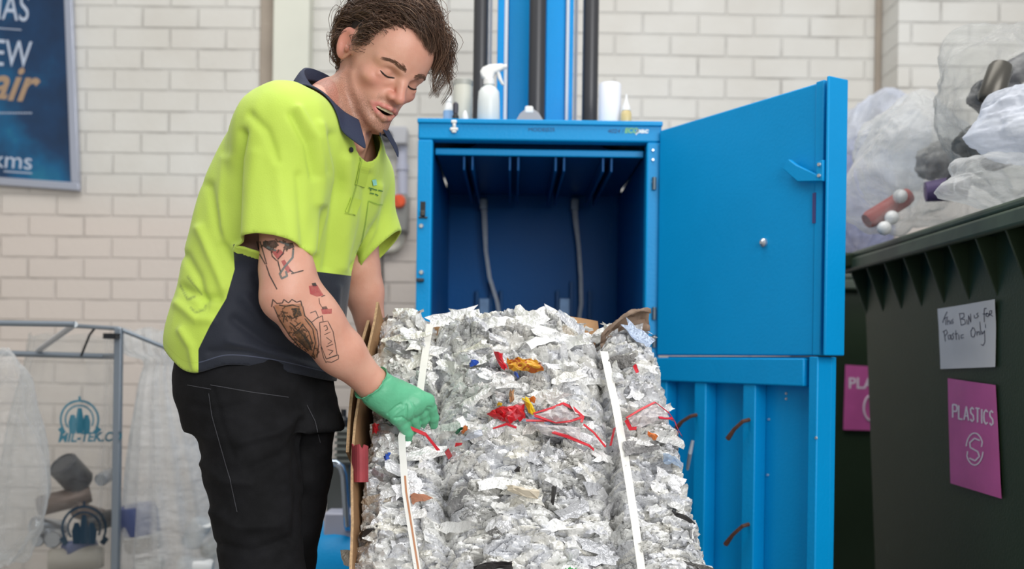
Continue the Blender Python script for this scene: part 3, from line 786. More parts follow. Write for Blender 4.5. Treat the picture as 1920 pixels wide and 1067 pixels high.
# lifting lug on the far corner of the rim
MB().box((FX0-0.035, FY1-0.12, BZ-0.055), (FX0+0.01, FY1+0.03, BZ-0.004)).build('lifting_lug', M_BIN, rim, bevel=0.01)
def facex(z): return bt[0][0] + (bb[0][0]-bt[0][0])*(zt-z)/(zt-zb)
# triangular gussets under the rim
n = 9
for i in range(n):
    y = FY0+0.13 + (FY1-FY0-0.2)*i/(n-1)
    z0, z1 = BZ-0.055, BZ-0.21
    g_ = MB(); xa = FX0+0.006
    g_.add([(xa, y-0.004, z0), (facex(z0)+0.004, y-0.004, z0), (facex(z1)+0.004, y-0.004, z1), (xa, y+0.004, z0), (facex(z0)+0.004, y+0.004, z0), (facex(z1)+0.004, y+0.004, z1)],
           [(0, 2, 1), (3, 4, 5), (0, 1, 4, 3), (1, 2, 5, 4), (2, 0, 3, 5)])
    g_.build('gusset', M_BIN, body, bevel=0.002)
def wheels(t, X0, X1, Y0, Y1):
    m = mat('wheel_rubber', '1b1b1c', 0.7)
    for x in (X0+0.18, X1-0.18):
        for y in (Y0+0.18, Y1-0.18):
            MB().lathe([(0, -0.02), (0.075, -0.02), (0.08, -0.014), (0.08, 0.014), (0.075, 0.02), (0, 0.02)], 20, Matrix.Translation((x, y, 0.08)) @ Matrix.Rotation(math.pi/2, 4, 'Y')).box((-0.03, -0.03, 0.06), (0.03, 0.03, 0.2), Matrix.Translation((x, y, 0))).build('wheel', m, t, True)
wheels(t, FX0, FX1, FY0, FY1)
def fpx(u, v):
    """point on the bin's near face at a photographed position"""
    d = P(u, v, 1.0)-EYE; nrm = Vector((zt-zb, 0, (bb[0][0]-bt[0][0]))).normalized()
    o = Vector((bt[0][0], 0, zt)); s = (o-EYE).dot(nrm)/d.dot(nrm); return EYE+d*s
FNX = Vector((-(zt-zb), 0, -(bb[0][0]-bt[0][0]))).normalized()
def sheet(name, corners, m, th, parent, wob=0.003, seed=1, lift=0.002):
    """a thin sheet of paper stuck on the bin, slightly cockled; corners tl,tr,br,bl"""
    tl, tr, br, bl = [Vector(c) for c in corners]; N = 14
    rows0, rows1 = [], []
    pts = np.array([[i/(N)*2.3, j/(N)*2.3, seed*3.1] for i in range(N+1) for j in range(N+1)]); nz = vnoise(pts, seed).reshape(N+1, N+1)
    for i in range(N+1):
        a, b = [], []
        for j in range(N+1):
            p = (tl*(1-j/N) + tr*j/N)*(1-i/N) + (bl*(1-j/N) + br*j/N)*i/N
            q = p + FNX*(lift + wob*(nz[i][j]+1)*0.5)
            a.append(q); b.append(q + FNX*th)
        rows0.append(a); rows1.append(b)
    mb = MB().grid(rows1); n0 = len(mb.v); mb.grid(rows0)
    e = [(i, 0) for i in range(N+1)] + [(N, j) for j in range(1, N+1)] + [(i, N) for i in range(N-1, -1, -1)] + [(0, j) for j in range(N-1, 0, -1)]
    idx = [i*(N+1)+j for i, j in e]
    mb.f += [(idx[k], idx[(k+1) % len(idx)], n0+idx[(k+1) % len(idx)], n0+idx[k]) for k in range(len(idx))]; mb.mi += [0]*len(idx)
    return mb.build(name, m, parent, True, angle=60)
M_PAPER = mat('white_paper', 'd4d1d2', 0.7, var=0.05, vs=10); M_PINK = mat('pink_vinyl', 'cf5fa2', 0.45, var=0.12, vs=9); M_INKW = mat('white_print', 'ecdce6', 0.5); M_PEN = mat('ball_pen_ink', '232544', 0.5)
note = sheet('handwritten_note', [fpx(1763, 579), fpx(1871, 561), fpx(1870, 688), fpx(1766, 692)], M_PAPER, 0.0006, t, 0.006, 2); note['label'] = 'white paper note reading This BiN is for Pastic Only'
sign = sheet('plastics_sign', [fpx(1780, 709), fpx(1870, 722), fpx(1882, 935), fpx(1786, 906)], M_PINK, 0.0006, t, 0.005, 5); sign['label'] = 'pink sign reading PLASTICS over a round S mark'
bv = bvh_of(note)
def zz(pts): return [(1740+a*160/948, 540+b*180/1067) for a, b in pts]     # strokes traced from the enlarged note
strokes = [[(165,385),(195,300),(215,262)], [(175,345),(225,320)], [(200,350),(200,410)], [(215,330),(222,410)], [(218,375),(240,360),(245,405)], [(258,365),(258,400)], [(285,345),(265,360),(285,380),(270,398)],
 [(352,285),(372,415)], [(345,285),(400,280),(405,320),(368,345),(410,350),(420,395),(372,415)], [(432,350),(440,405)], [(455,405),(452,300),(478,385),(475,285)],
 [(515,300),(520,335)], [(562,275),(540,290),(565,310),(545,330),(525,335)],
 [(655,225),(630,225),(625,270),(628,380)], [(610,290),(665,285)], [(655,275),(645,310),(670,320),(680,290),(655,275)], [(685,310),(688,255),(712,250),(710,280),(690,290),(722,315)],
 [(180,480),(195,595)], [(165,490),(205,465),(220,500),(185,535)], [(255,520),(225,530),(230,570),(252,560),(255,520),(262,575)], [(290,500),(270,520),(290,545),(270,575)], [(310,470),(318,575)], [(300,515),(335,505)], [(345,520),(348,575)], [(400,515),(370,525),(372,560),(402,550)],
 [(500,440),(478,480),(485,540),(515,545),(530,490),(515,445),(490,440)], [(545,480),(548,530)], [(546,500),(570,480),(575,525)], [(578,375),(590,520)], [(600,475),(605,515),(628,480)], [(630,470),(635,600),(615,640),(590,625)], [(640,400),(642,445)]]
for grp_ in (strokes[:18], strokes[18:]):
    mb = MB()
    for s_ in grp_: ribbon_on(mb, bv, zz(s_), 1.15, 0.0008, 1.5)
    mb.build('handwriting', M_PEN, note)
bv = bvh_of(sign); mb = MB()
# block letters PLASTICS and the round S emblem as strokes
def letter(ch):
    L = {'P': [[(0, 0), (0, 1)], [(0, 0), (0.6, 0.02), (0.75, 0.25), (0.6, 0.5), (0, 0.52)]], 'L': [[(0, 0), (0, 1), (0.65, 1)]], 'A': [[(0, 1), (0.38, 0), (0.76, 1)], [(0.15, 0.68), (0.6, 0.68)]],
         'S': [[(0.62, 0.14), (0.35, 0), (0.08, 0.15), (0.12, 0.4), (0.55, 0.58), (0.62, 0.85), (0.35, 1), (0.05, 0.85)]], 'T': [[(0, 0), (0.7, 0)], [(0.35, 0), (0.35, 1)]], 'I': [[(0.1, 0), (0.1, 1)]],
         'C': [[(0.66, 0.16), (0.38, 0), (0.08, 0.2), (0.03, 0.5), (0.08, 0.8), (0.38, 1), (0.66, 0.84)]]}
    return L[ch]
adv = {'P': 1.0, 'L': 0.9, 'A': 1.0, 'S': 0.92, 'T': 0.95, 'I': 0.42, 'C': 0.95}
tot = sum(adv[c] for c in 'PLASTICS'); x = 0
u0, u1 = 1787, 1866
for ch in 'PLASTICS':
    for st in letter(ch):
        ribbon_on(mb, bv, [(u0 + (x+a)/tot*(u1-u0), (758 + (x+a)/tot*13) + b*(25+3*(x/tot))) for a, b in st], 3.0, 0.0009, 1.5)
    x += adv[ch]
mb.build('sign_print', M_INKW, sign); mb = MB()
cx, cy, rx, ry = 1828, 842, 16, 30
arc = lambda a0, a1: [(cx+rx*math.cos(math.radians(a)), cy+ry*math.sin(math.radians(a))) for a in range(a0, a1+1, 12)]
ribbon_on(mb, bv, arc(190, 345) + [(1841, 838)], 2.6, 0.0009, 1.5); ribbon_on(mb, bv, arc(10, 165) + [(1815, 846)], 2.6, 0.0009, 1.5)
ribbon_on(mb, bv, [(1838, 826), (1828, 822), (1819, 830), (1820, 839), (1834, 847), (1837, 856), (1829, 864), (1818, 859)], 2.8, 0.0009, 1.5)
mb.build('round_mark', M_INKW, sign)
# second bin against the wall
t2 = thing('wheelie_bin', 'dark green wheeled bin against the wall with a half hidden pink sign reading PLA', 'bin', (1.8, 4.25, 0))
make_bin(t2, 1.13, 2.35, 3.92, 4.44, BZ-0.01, 'y'); wheels(t2, 1.13, 2.35, 3.92, 4.44)
Y = 3.985
def flat(name, quad, m, parent, d0, d1):
    p0 = [P(u, v, Y-d0) for u, v in quad]; p1 = [P(u, v, Y-d1) for u, v in quad]
    mb = MB(); mb.hexa(p0 + p1); return mb.build(name, m, parent)
s2 = flat('plastics_sign', [(1581, 806), (1676, 808), (1680, 690), (1585, 684)], M_PINK, t2, -0.012, 0.001); s2['label'] = 'pink sign reading PLASTICS'
text_mesh('sign_print', 'PLASTICS', 20/FPX*Y/0.69, M_INKW, frame(P(1590, 728, Y-0.0015), (1, 0, 0), (0, 0, 1)), s2, 0.0005, bold=0.001)
mb = MB(); r_ = 0.05; c = P(1634, 765, Y-0.002)
mb.tube([c+Vector((r_*0.6*math.cos(math.radians(a)), 0, r_*math.sin(math.radians(a)))) for a in range(20, 345, 12)], 0.004, 6)
mb.build('round_mark', M_INKW, s2)
flat('red_lettering', [(1570, 621), (1602, 621), (1602, 615), (1570, 615)], mat('dull_red_ink', '6b2a30', 0.6, var=0.5, vs=60), t2, -0.012, 0.001)

# ================================================================ clear plastic film
def film(name, tint, alpha=0.35, white=0.5, rough=0.25):
    g = G(name)
    lw = g.n('LayerWeight', {'Blend': 0.35}).outputs['Facing']
    n = g.ramp(g.noise(9, 4), [(0.35, (0, 0, 0)), (0.7, (1, 1, 1))])
    a = g.math('ADD', g.math('MULTIPLY', lw, white), g.math('MULTIPLY', g.math('ADD', g.math('MULTIPLY', n, 0.6), 0.5), alpha), True)
    tr = g.n('BsdfTransparent', {0: (0.96, 0.97, 0.97)}).outputs[0]
    mp = g.n('Mapping', {'Vector': g.obj(), 'Scale': (9, 9, 22), 'Rotation': (0.4, 0.7, 0.3)}).outputs[0]
    nb = g.bump(g.noise(1.0, 3, mp), 0.02, 0.7)
    pb = g.bsdf(lin(tint), rough, 0, nb, Transmission_Weight=0.0)
    tl = g.n('BsdfTranslucent', {0: lin(tint)}).outputs[0]
    body = g.n('MixShader', {0: 0.35, 1: pb, 2: tl}).outputs[0]
    return g.done(g.n('MixShader', {0: a, 1: tr, 2: body}).outputs[0])
M_FILM = film('clear_film', 'efefef', 0.24, 0.65, 0.16); M_FILMH = film('hanging_film', 'f4f4f4', 0.5, 0.8, 0.2); M_FILMW = film('white_film', 'e4e8f2', 0.75, 0.6); M_FILMB = film('bluish_film', 'b9bede', 0.8, 0.5); M_FILMD = film('thin_film', 'dcdcda', 0.14, 0.55)
M_FILMG = film('grey_film', 'd0d0ce', 0.2, 0.6, 0.16)
def bag_blob(name, c, r, m, seed, parent=None, folds=0.14, n=90, pull=None, dirn=None, sharp=1.0, squash=None):
    """a crumpled bag: sphere with ridged creases; pull = list of (direction, length, width) tails"""
    th = np.linspace(0.02, math.pi-0.02, n); ph = np.linspace(0, 2*math.pi, 2*n, endpoint=False)
    T, H = np.meshgrid(th, ph, indexing='ij')
    D = np.stack([np.sin(T)*np.cos(H), np.sin(T)*np.sin(H), np.cos(T)], -1).reshape(-1, 3)
    w = fbm(D*1.3 + seed*5.1, seed, 2)*0.20
    rs = np.random.RandomState(seed); ax_ = rs.normal(size=3)*np.array([1, 0.6, 0.5]); ax_ /= np.linalg.norm(ax_)
    e1 = np.cross(ax_, [0.2, 0.3, 0.9]); e1 /= np.linalg.norm(e1); e2 = np.cross(ax_, e1)
    c_ = D@ax_; az = np.arctan2(D@e2, D@e1)
    warp = fbm(D*1.2 + seed, seed+9, 2)
    pl_ = np.sin(az*rs.randint(5, 8) + 2.2*warp) + 0.55*np.sin(az*rs.randint(11, 15) + 3.0*warp + 1.0) + 0.3*np.sin(az*23 + 4*warp)
    w = w + folds*0.28*pl_*np.sqrt(np.maximum(0, 1-c_**2))*(0.45 + 0.8*np.abs(c_)) + folds*0.12*fbm(D*4.5 + warp[:, None], seed+3, 2, True)
    R = 1 + w
    for d_, L, wd in (pull or []):
        d_ = np.array(d_, float); d_ /= np.linalg.norm(d_)
        R += L*np.exp(-((1-D@d_)/wd))
    V = np.array(c) + D*R[:, None]*np.array(r)
    if squash is not None: V[:, 2] = np.maximum(V[:, 2], squash + 0.012*vnoise(V*14, seed))
    idx = np.arange(len(V)).reshape(n, 2*n); J = np.roll(idx, -1, 1)
    F = np.stack([idx[:-1], J[:-1], J[1:], idx[1:]], -1).reshape(-1, 4)[:, ::-1]
    return np_mesh(name, V, F, m, parent, True, angle=70)
# items inside the bags
M_CANS = mat('can_silver', 'b9bcc2', 0.3, 0.8); M_CANBROWN = mat('tin_brown', '6e5b52', 0.4, 0.3); M_CUPR = mat('red_brown_card', 'a8433a', 0.5); M_PURP = mat('purple_label', '6c5a86', 0.5)
M_DARKPL = mat('dark_bottle', '34343c', 0.3); M_BLUEJ = mat('blue_tub', '4e5a86', 0.4)
def can(p, axis, r, L, m, name='can', label=None, group=None):
    axis = Vector(axis).normalized(); M = Matrix.Translation(p) @ axis.to_track_quat('Z', 'Y').to_matrix().to_4x4()
    o = MB().lathe([(0, 0.004), (r*0.8, 0.004), (r*0.84, 0), (r, L*0.07), (r, L*0.9), (r*0.86, L*0.98), (r*0.84, L), (r*0.8, L-0.004), (0, L-0.004)], 22, M).build(name, m, None, True)
    if label: tag(o, label, name.replace('_', ' '), group)
    return o
# ---------------------------------------------------------------- bags heaped on the big bin
def lay(u, v, Y): return tuple(P(u, v, Y))
def rpx(du, Y): return du/FPX*Y
Yb = 2.95
b = bag_blob('plastic_bag', lay(1722, 318, Yb), (rpx(120, Yb), 0.16, rpx(112, Yb)), M_FILM, 4, folds=0.20, pull=[((-0.75, -0.2, -0.75), 0.42, 0.10), ((0.1, -0.1, 1), 0.25, 0.10), ((0.8, -0.3, -0.35), 0.3, 0.08)], squash=BZ+0.006)
tag(b, 'clear bag holding a red carton at the far end of the big bin', 'bag')
b = bag_blob('plastic_bag', lay(1700, 285, Yb+0.25), (rpx(100, Yb), 0.11, rpx(95, Yb)), M_FILM, 11, folds=0.24, pull=[((0.2, 0, 1), 0.35, 0.06), ((-0.8, 0, 0.3), 0.15, 0.1)], squash=BZ+0.006)
tag(b, 'pale crumpled clear bag bulging up behind the bag holding a red carton', 'bag')
Yc = 2.62
b = bag_blob('plastic_bag', lay(1895, 215, Yc), (rpx(120, Yc), 0.13, rpx(150, Yc)), M_FILMG, 7, folds=0.26, pull=[((-0.6, 0, 0.5), 0.2, 0.1)], squash=BZ+0.006)
tag(b, 'tallest grey see-through bag of dark rubbish heaped over the big bin', 'bag')
b = bag_blob('plastic_bag', lay(1925, 235, Yc-0.26), (rpx(85, 2.36), 0.085, rpx(62, Yc)), M_FILMW, 15, folds=0.2, pull=[((-1, 0, -0.25), 0.35, 0.07)])
tag(b, 'white carrier bag lying against the tallest grey bag', 'bag')
b = bag_blob('plastic_bag', lay(1893, 340, Yc-0.24), (rpx(110, 2.38), 0.09, rpx(46, Yc)), M_FILM, 21, folds=0.2, pull=[((-1, -0.2, -0.4), 0.5, 0.08)], squash=BZ+0.004)
tag(b, 'flat clear bag sagging over the rim in front of the white carrier bag', 'bag')
b = bag_blob('plastic_bag', lay(1650, 285, 4.12), (rpx(88, 4.1), 0.22, rpx(112, 4.1)), M_FILMW, 31, folds=0.2, squash=BZ-0.004)
tag(b, 'white bag heaped on the bin against the wall behind the blue door edge', 'bag')
b = bag_blob('plastic_bag', lay(1610, 395, 4.08), (rpx(62, 4.1), 0.16, rpx(128, 4.1)), M_FILMB, 33, folds=0.16, squash=BZ-0.006)
tag(b, 'violet tinted bag below the white bag on the bin against the wall', 'bag')
# what the bags hold
def ins(u, v, Y): return Vector(lay(u, v, Y))
tag(MB().lathe([(0, 0), (0.028, 0), (0.036, 0.10), (0.038, 0.104), (0.034, 0.104), (0.027, 0.006), (0, 0.006)], 24, Matrix.Translation(ins(1735, 360, 2.84)) @ Vector((0.9, -0.2, 0.1)).to_track_quat('Z', 'Y').to_matrix().to_4x4()).build('paper_cup', M_PURP, None, True), 'purple cup lying inside the bag with the red carton', 'cup')
tag(MB().lathe([(0, 0), (0.03, 0), (0.031, 0.02), (0.033, 0.022), (0, 0.022)], 24, Matrix.Translation(ins(1800, 345, 2.78)) @ Vector((-0.5, -0.8, 0.2)).to_track_quat('Z', 'Y').to_matrix().to_4x4()).build('cup_lid', M_DARKPL, None, True), 'dark round lid inside the bag with the red carton', 'lid')
tag(can(ins(1625, 415, 2.9), (0.8, 0.1, 0.5), 0.026, 0.15, M_CUPR, 'carton'), 'red carton at the bottom of a clear bag on the big bin', 'carton')
for k, (u, v) in enumerate(((1658, 428), (1688, 368), (1672, 408))):
    o = tag(MB().lathe([(0.02*math.sin(a_), -0.02*math.cos(a_)) for a_ in np.linspace(0.02, 3.12, 12)], 18, Matrix.Translation(ins(u, v, 2.86))).build('polystyrene_ball', M_WHITEPL, None, True, angle=180),
        ['small white ball at the very bottom of the bag with the red carton', 'small white ball in the middle of the bag with the red carton', 'small white ball beside the red carton in the clear bag'][k], 'ball', 'white balls in the clear bag')
tag(can(ins(1850, 300, 2.6), (0.9, 0.1, 0.35), 0.035, 0.2, M_DARKPL, 'bottle'), 'dark bottle lying low inside the tallest grey bag', 'bottle')
tag(can(ins(1875, 150, 2.62), (0.8, 0.1, 0.45), 0.035, 0.24, M_DARKPL, 'bottle'), 'dark bottle slanting near the top of the tallest grey bag', 'bottle')
tag(can(ins(1855, 190, 2.5), (0.3, 0.1, 0.8), 0.03, 0.1, mat('dark_tin', '55524c', 0.35, 0.5), 'can'), 'dark can in the middle of the tallest grey bag', 'can')
M_DKF = mat('dark_wrapping', '3f4046', 0.35, var=0.4, vs=25)
b = bag_blob('crumpled_wrapping', lay(1868, 178, 2.64), (rpx(46, 2.64), 0.06, rpx(34, 2.64)), M_DKF, 51, folds=0.3, n=44); tag(b, 'dark crumpled wrapping high inside the tallest grey bag', 'wrapping')
b = bag_blob('crumpled_wrapping', lay(1838, 268, 2.63), (rpx(44, 2.63), 0.06, rpx(30, 2.63)), mat('grey_wrapping', '6a6a68', 0.35, var=0.4, vs=30), 53, folds=0.3, n=44); tag(b, 'grey crumpled wrapping low inside the tallest grey bag', 'wrapping')
b = bag_blob('crumpled_wrapping', lay(1768, 300, 2.97), (rpx(48, 2.97), 0.07, rpx(34, 2.97)), mat('pale_wrapping', '8f8e8c', 0.35, var=0.3, vs=30), 57, folds=0.3, n=44); tag(b, 'pale grey wrapping inside the clear bag above the purple cup', 'wrapping')
# ---------------------------------------------------------------- bag stands on the near side of the poster
M_TUBE = mat('galvanised_tube', '8d96a0', 0.4, 0.6); M_TEAL = mat('teal_print', '2c6c80', 0.5)
def bar(mb, a, b, r=0.011): mb.tube([a, b], r, 12)
Ys = 3.25
t = thing('bag_stand', 'grey tubular bag stand with upright post and open top frame', 'bag stand', Vector((P(221, 700, Ys).x, Ys, 0)))
post_x = P(219, 900, Ys).x
MB().box((post_x-0.012, Ys-0.012, 0.0), (post_x+0.012, Ys+0.012, P(219, 615, Ys).z)).build('post', M_TUBE, t, bevel=0.003)
xl = P(-120, 700, Ys).x
MB().box((xl-0.012, Ys-0.012, 0.0), (xl+0.012, Ys+0.012, P(219, 612, Ys).z)).build('post', M_TUBE, t, bevel=0.003)
fr = MB(); zt1 = P(60, 607, 2.9).z
fr.tube([Vector((xl, 2.9, zt1)), P(140, 608, 2.9)], 0.0085, 12)
fr.build('front_bar', M_TUBE, t, True)
MB().tube([P(140, 608, 2.9), P(72, 657, 3.35)], 0.009, 12).build('side_arm', mat('pale_arm', 'c7ccd2', 0.4, 0.3), t, True)
MB().tube([Vector((xl, 3.35, P(60, 662, 3.35).z)), P(195, 668, 3.35), P(219, 668, 3.25)], 0.010, 12).build('rear_bar', M_TUBE, t, True)
MB().tube([P(152, 668, 3.3), P(168, 628, 3.3), P(178, 615, 3.3)], 0.004, 8).build('hook', M_BLACK, t, True)
MB().box(tuple(P(207, 636, 3.26)), tuple(P(217, 625, 3.20))).build('corner_block', M_BLACK, t)
MB().tube([P(140, 611, 3.3), P(222, 616, 3.25), P(330, 660, 3.35)], 0.007, 10).build('cross_bar', M_TUBE, t, True)
def hung_bag(rings, m, label, nseg=72, pleat=0.10, seed=1, freq=13, name='plastic_bag'):
    """bag hanging in pleats; rings = (u_left, u_right, v, Y, depth)"""
    R = []
    for (ul, ur, v, Y, dp) in rings:
        c = P((ul+ur)/2, v, Y); R.append((c.x, Y, c.z, (ur-ul)/2/FPX*Y, dp))
    R = np.array(R); m_ = 46; tt = np.linspace(0, len(R)-1, m_)
    f = [spl(range(len(R)), R[:, k]) for k in range(5)]
    V = []
    for i, q in enumerate(tt):
        x, y, z, a, d = [float(g_(q)) for g_ in f]; pl = pleat*(1-0.6*i/m_)
        ph = np.linspace(0, 2*math.pi, nseg, endpoint=False)
        wob = pl*np.sin(freq*ph + 1.2*math.sin(3*ph[0]) + seed) * (0.6+0.4*np.sin(2*ph+seed)) + 0.05*vnoise(np.stack([np.cos(ph)*2.2, np.sin(ph)*2.2, np.full(nseg, q*1.3+seed)], 1), seed)*(i/m_+0.2)
        r = 1+wob
        V += [(x + a*r_*math.cos(p_), y + d*r_*math.sin(p_), z + 0.006*math.sin(7*p_+seed)) for p_, r_ in zip(ph, r)]
    idx = np.arange(m_*nseg).reshape(m_, nseg); J = np.roll(idx, -1, 1)
    F = np.stack([idx[:-1], idx[1:], J[1:], J[:-1]], -1).reshape(-1, 4)
    o = np_mesh(name, np.array(V), F, m, None, True, angle=60); tag(o, label, 'bag'); return o
bag1 = hung_bag([(60, 214, 628, 3.46, 0.10), (52, 216, 680, 3.46, 0.11), (20, 214, 800, 3.42, 0.15), (0, 212, 950, 3.42, 0.18), (-5, 212, 1080, 3.42, 0.19), (0, 210, 1290, 3.42, 0.19), (40, 180, 1330, 3.42, 0.1)], M_FILMD, 'clear hanging bag of cans printed with a teal round logo', seed=2, pleat=0.05)
bag2 = hung_bag([(228, 345, 618, 3.45, 0.09), (236, 340, 660, 3.45, 0.08), (272, 330, 676, 3.45, 0.05), (262, 338, 720, 3.45, 0.07), (246, 378, 850, 3.45, 0.13), (232, 412, 1000, 3.45, 0.17), (228, 430, 1080, 3.45, 0.18), (240, 420, 1300, 3.45, 0.17), (270, 390, 1335, 3.45, 0.1)], M_FILMH, 'pleated clear bag hanging beside the man, holding a blue tub', seed=5, pleat=0.13, freq=15)
bag0 = bag_blob('plastic_bag', lay(18, 880, 3.05), (rpx(62, 3.05), 0.11, rpx(190, 3.05)), M_FILM, 41, folds=0.16, n=56, pull=[((0.55, -0.2, -0.1), 0.5, 0.09), ((0.1, 0, 1), 0.12, 0.2)])
tag(bag0, 'crumpled empty clear bag hanging at the near corner of the bag stand', 'bag')
# printed logo on the cans bag
bv = bvh_of(bag1)
def logo(cx, cy, s, txt_v, col):
    mb = MB()
    for r0, w in ((1.0, 4), (0.74, 3)):
        ribbon_on(mb, bv, [(cx+r0*s*math.cos(math.radians(a)), cy+r0*s*math.sin(math.radians(a))) for a in range(-215, 36, 9)], w*s/35, 0.003, 2)
    for dx_ in (-0.36, 0.0, 0.36):
        top = -0.62 if dx_ == 0 else -0.25
        patch_on(mb, bv, [(cx+s*(dx_-0.10), cy+s*top), (cx+s*(dx_+0.10), cy+s*top), (cx+s*(dx_+0.22), cy+s*0.15), (cx+s*(dx_+0.16), cy+s*0.75), (cx+s*(dx_-0.16), cy+s*0.75), (cx+s*(dx_-0.22), cy+s*0.15)], 0.003, 3)
    for a, b_ in (((-1.05, 0.45), (-0.8, 0.75)), ((1.05, 0.45), (0.8, 0.75))):
        ribbon_on(mb, bv, [(cx+s*a[0], cy+s*a[1]), (cx+s*b_[0], cy+s*b_[1])], 9*s/35, 0.003, 2)
    ribbon_on(mb, bv, [(cx, cy-1.25*s), (cx, cy-1.0*s)], 4, 0.003, 2)
    mb.build('round_logo', col, bag1)
    if txt_v:
        tm = text_mesh('lettering', 'MIL-TEK.CO', 24/FPX*3.24, col, frame(P(cx-1.15*s, txt_v, 3.235), (1, 0, 0.035), (0, 0, 1)), bag1, 0.0004, 'LEFT', 0.25, 0.92, bold=0.0012)
        # lay the letters on the film
        for vtx in tm.data.vertices:
            u_, v_ = project(np.array([vtx.co[:]]))[0]; h = cast(bv, u_, v_, 0.003)
            if h: vtx.co = h[0]
logo(149, 787, 35, 829, M_TEAL); logo(157, 990, 40, None, mat('dark_teal_print', '20384a', 0.5))
# rubbish inside the hanging bags
cans = [((70, 950), (170, 925), 0.034, M_CANBROWN, 'brown aerosol can lying across the cans bag', 'can'), ((115, 868), (150, 905), 0.05, M_DARKPL, 'dark tin upended high in the cans bag', 'tin'),
        ((188, 900), (200, 893), 0.022, M_CANS, 'small silver can end-on near the post in the cans bag', 'can'), ((60, 985), (105, 990), 0.03, M_CANS, 'silver can lying under the brown aerosol can', 'can'),
        ((98, 1012), (106, 1005), 0.03, M_CANS, 'silver can end-on below the dark logo', 'can'), ((70, 1015), (76, 1010), 0.02, M_CANS, 'smallest silver can end-on low in the cans bag', 'can'),
        ((120, 1030), (160, 1025), 0.026, M_BLUEJ, 'blue can low in the cans bag', 'can'), ((90, 1052), (195, 1044), 0.04, mat('beige_tube', 'aaa398', 0.5), 'beige tube lying along the bottom of the cans bag', 'tube'),
        ((160, 985), (195, 975), 0.03, mat('black_can', '26262b', 0.35, 0.3), 'black can behind the dark logo in the cans bag', 'can'), ((140, 955), (185, 968), 0.028, M_CANBROWN, 'brown tin wedged above the black can', 'tin')]
for (a, b_, r, m, lab, cat) in cans:
    A, B = P(*a, 3.36), P(*b_, 3.42); ax = (B-A)
    L = max(ax.length, 0.11)
    tag(can(A, ax if ax.length > 0.03 else Vector((0.3, 1, 0.1)), r, L, m, 'can' if cat == 'can' else ('tin_can' if cat == 'tin' else 'card_tube')), lab, cat)
M_TUBW = mat('tub_white', 'd9d6cf', 0.4)
A = P(270, 1030, 3.38); T = Matrix.Translation(A) @ Vector((-0.12, -0.1, 1)).to_track_quat('Z', 'Y').to_matrix().to_4x4()
t = thing('plastic_tub', 'blue and white tub with a pale label inside the pleated bag', 'tub', A)
MB().lathe([(0, 0), (0.056, 0), (0.06, 0.004), (0.06, 0.05), (0.058, 0.05)], 26, T, caps=False).build('base', mat('tub_tan', 'a0978c', 0.5), t, True)
MB().lathe([(0.058, 0.05), (0.06, 0.05), (0.062, 0.13), (0.056, 0.15), (0, 0.152)], 26, T, caps=False).build('tub_body', M_BLUEJ, t, True)
MB().lathe([(0.0605, 0.048), (0.0625, 0.058)], 26, T, caps=False).build('band', M_TUBW, t, True)
MB().box((-0.045, -0.064, 0.10), (-0.01, -0.05, 0.13), T).build('tub_label', M_TUBW, t)
for (u, v, Y, ax, r, L, m, lab, nm) in ((255, 1062, 3.36, (1, 0, 0.1), 0.028, 0.09, M_TUBW, 'white cup lying under the blue tub', 'paper_cup'), (355, 1020, 3.4, (0.6, -0.3, 0.9), 0.035, 0.10, M_WHITEPL, 'white cup tipped up near the jeans in the pleated bag', 'paper_cup'), (335, 1062, 3.34, (1, 0.1, -0.1), 0.034, 0.11, M_WHITEPL, 'white carton lying lowest in the pleated bag', 'carton'), (385, 1040, 3.42, (0.4, 0.5, 0.3), 0.035, 0.08, mat('straw', 'b3a88c', 0.6), 'tan paper pot against the jeans in the pleated bag', 'pot')):
    tag(can(P(u, v, Y), ax, r, L, m, nm), lab, nm.split('_')[-1])

# ---------------------------------------------------------------- air compressor behind the man
Yk = 2.95
t = thing('air_compressor', 'blue air compressor with a chrome handle standing between the man and the bale', 'compressor', Vector((P(640, 1067, Yk).x, Yk, 0)))
c = P(640, 1085, Yk)
T = Matrix.Translation(c) @ Matrix.Rotation(math.pi/2, 4, 'X')
prof = [(0, -0.28), (0.08, -0.27), (0.14, -0.235), (0.165, -0.18), (0.165, 0.10), (0.14, 0.155), (0.08, 0.19), (0, 0.2)]
MB().lathe(prof, 32, T).build('tank', M_BLUE, t, True)
zt_ = c.z + 0.16
MB().box((c.x-0.03, Yk-0.13, zt_-0.03), (c.x+0.09, Yk+0.12, zt_+0.05)).build('pump_bed', M_PVC, t, bevel=0.006)
a, b_ = P(637, 868, Yk), P(667, 800, Yk)
mot = MB().box((a.x, Yk-0.06, a.z), (b_.x, Yk+0.1, b_.z)).box((a.x-0.03, Yk-0.04, zt_+0.03), (b_.x-0.01, Yk+0.08, a.z+0.01)).build('motor', mat('motor_grey', '5f625f', 0.5, 0.3), t, bevel=0.006)
f = MB()
for i in range(6):
    z = a.z + 0.008 + i*(b_.z-a.z-0.02)/5; f.box((a.x-0.004, Yk-0.068, z), (b_.x+0.004, Yk+0.104, z+0.007))
f.build('cooling_fins', mat('fin_grey', '868a84', 0.45, 0.4), mot)
MB().lathe([(0, 0), (0.02, 0), (0.02, 0.02), (0.008, 0.03), (0.008, 0.05), (0, 0.05)], 14, Matrix.Translation(P(644, 800, Yk))).build('valve', M_BLACK, t, True)
hp = [P(612, 868, Yk-0.18), P(630, 868, Yk-0.18), P(640, 876, Yk-0.18), P(645, 892, Yk-0.18), P(651, 985, Yk-0.16), P(655, 1000, Yk-0.1)]
MB().tube(hp, 0.010, 14).build('handle', mat('chrome', 'b8c4d4', 0.15, 0.9), t, True)
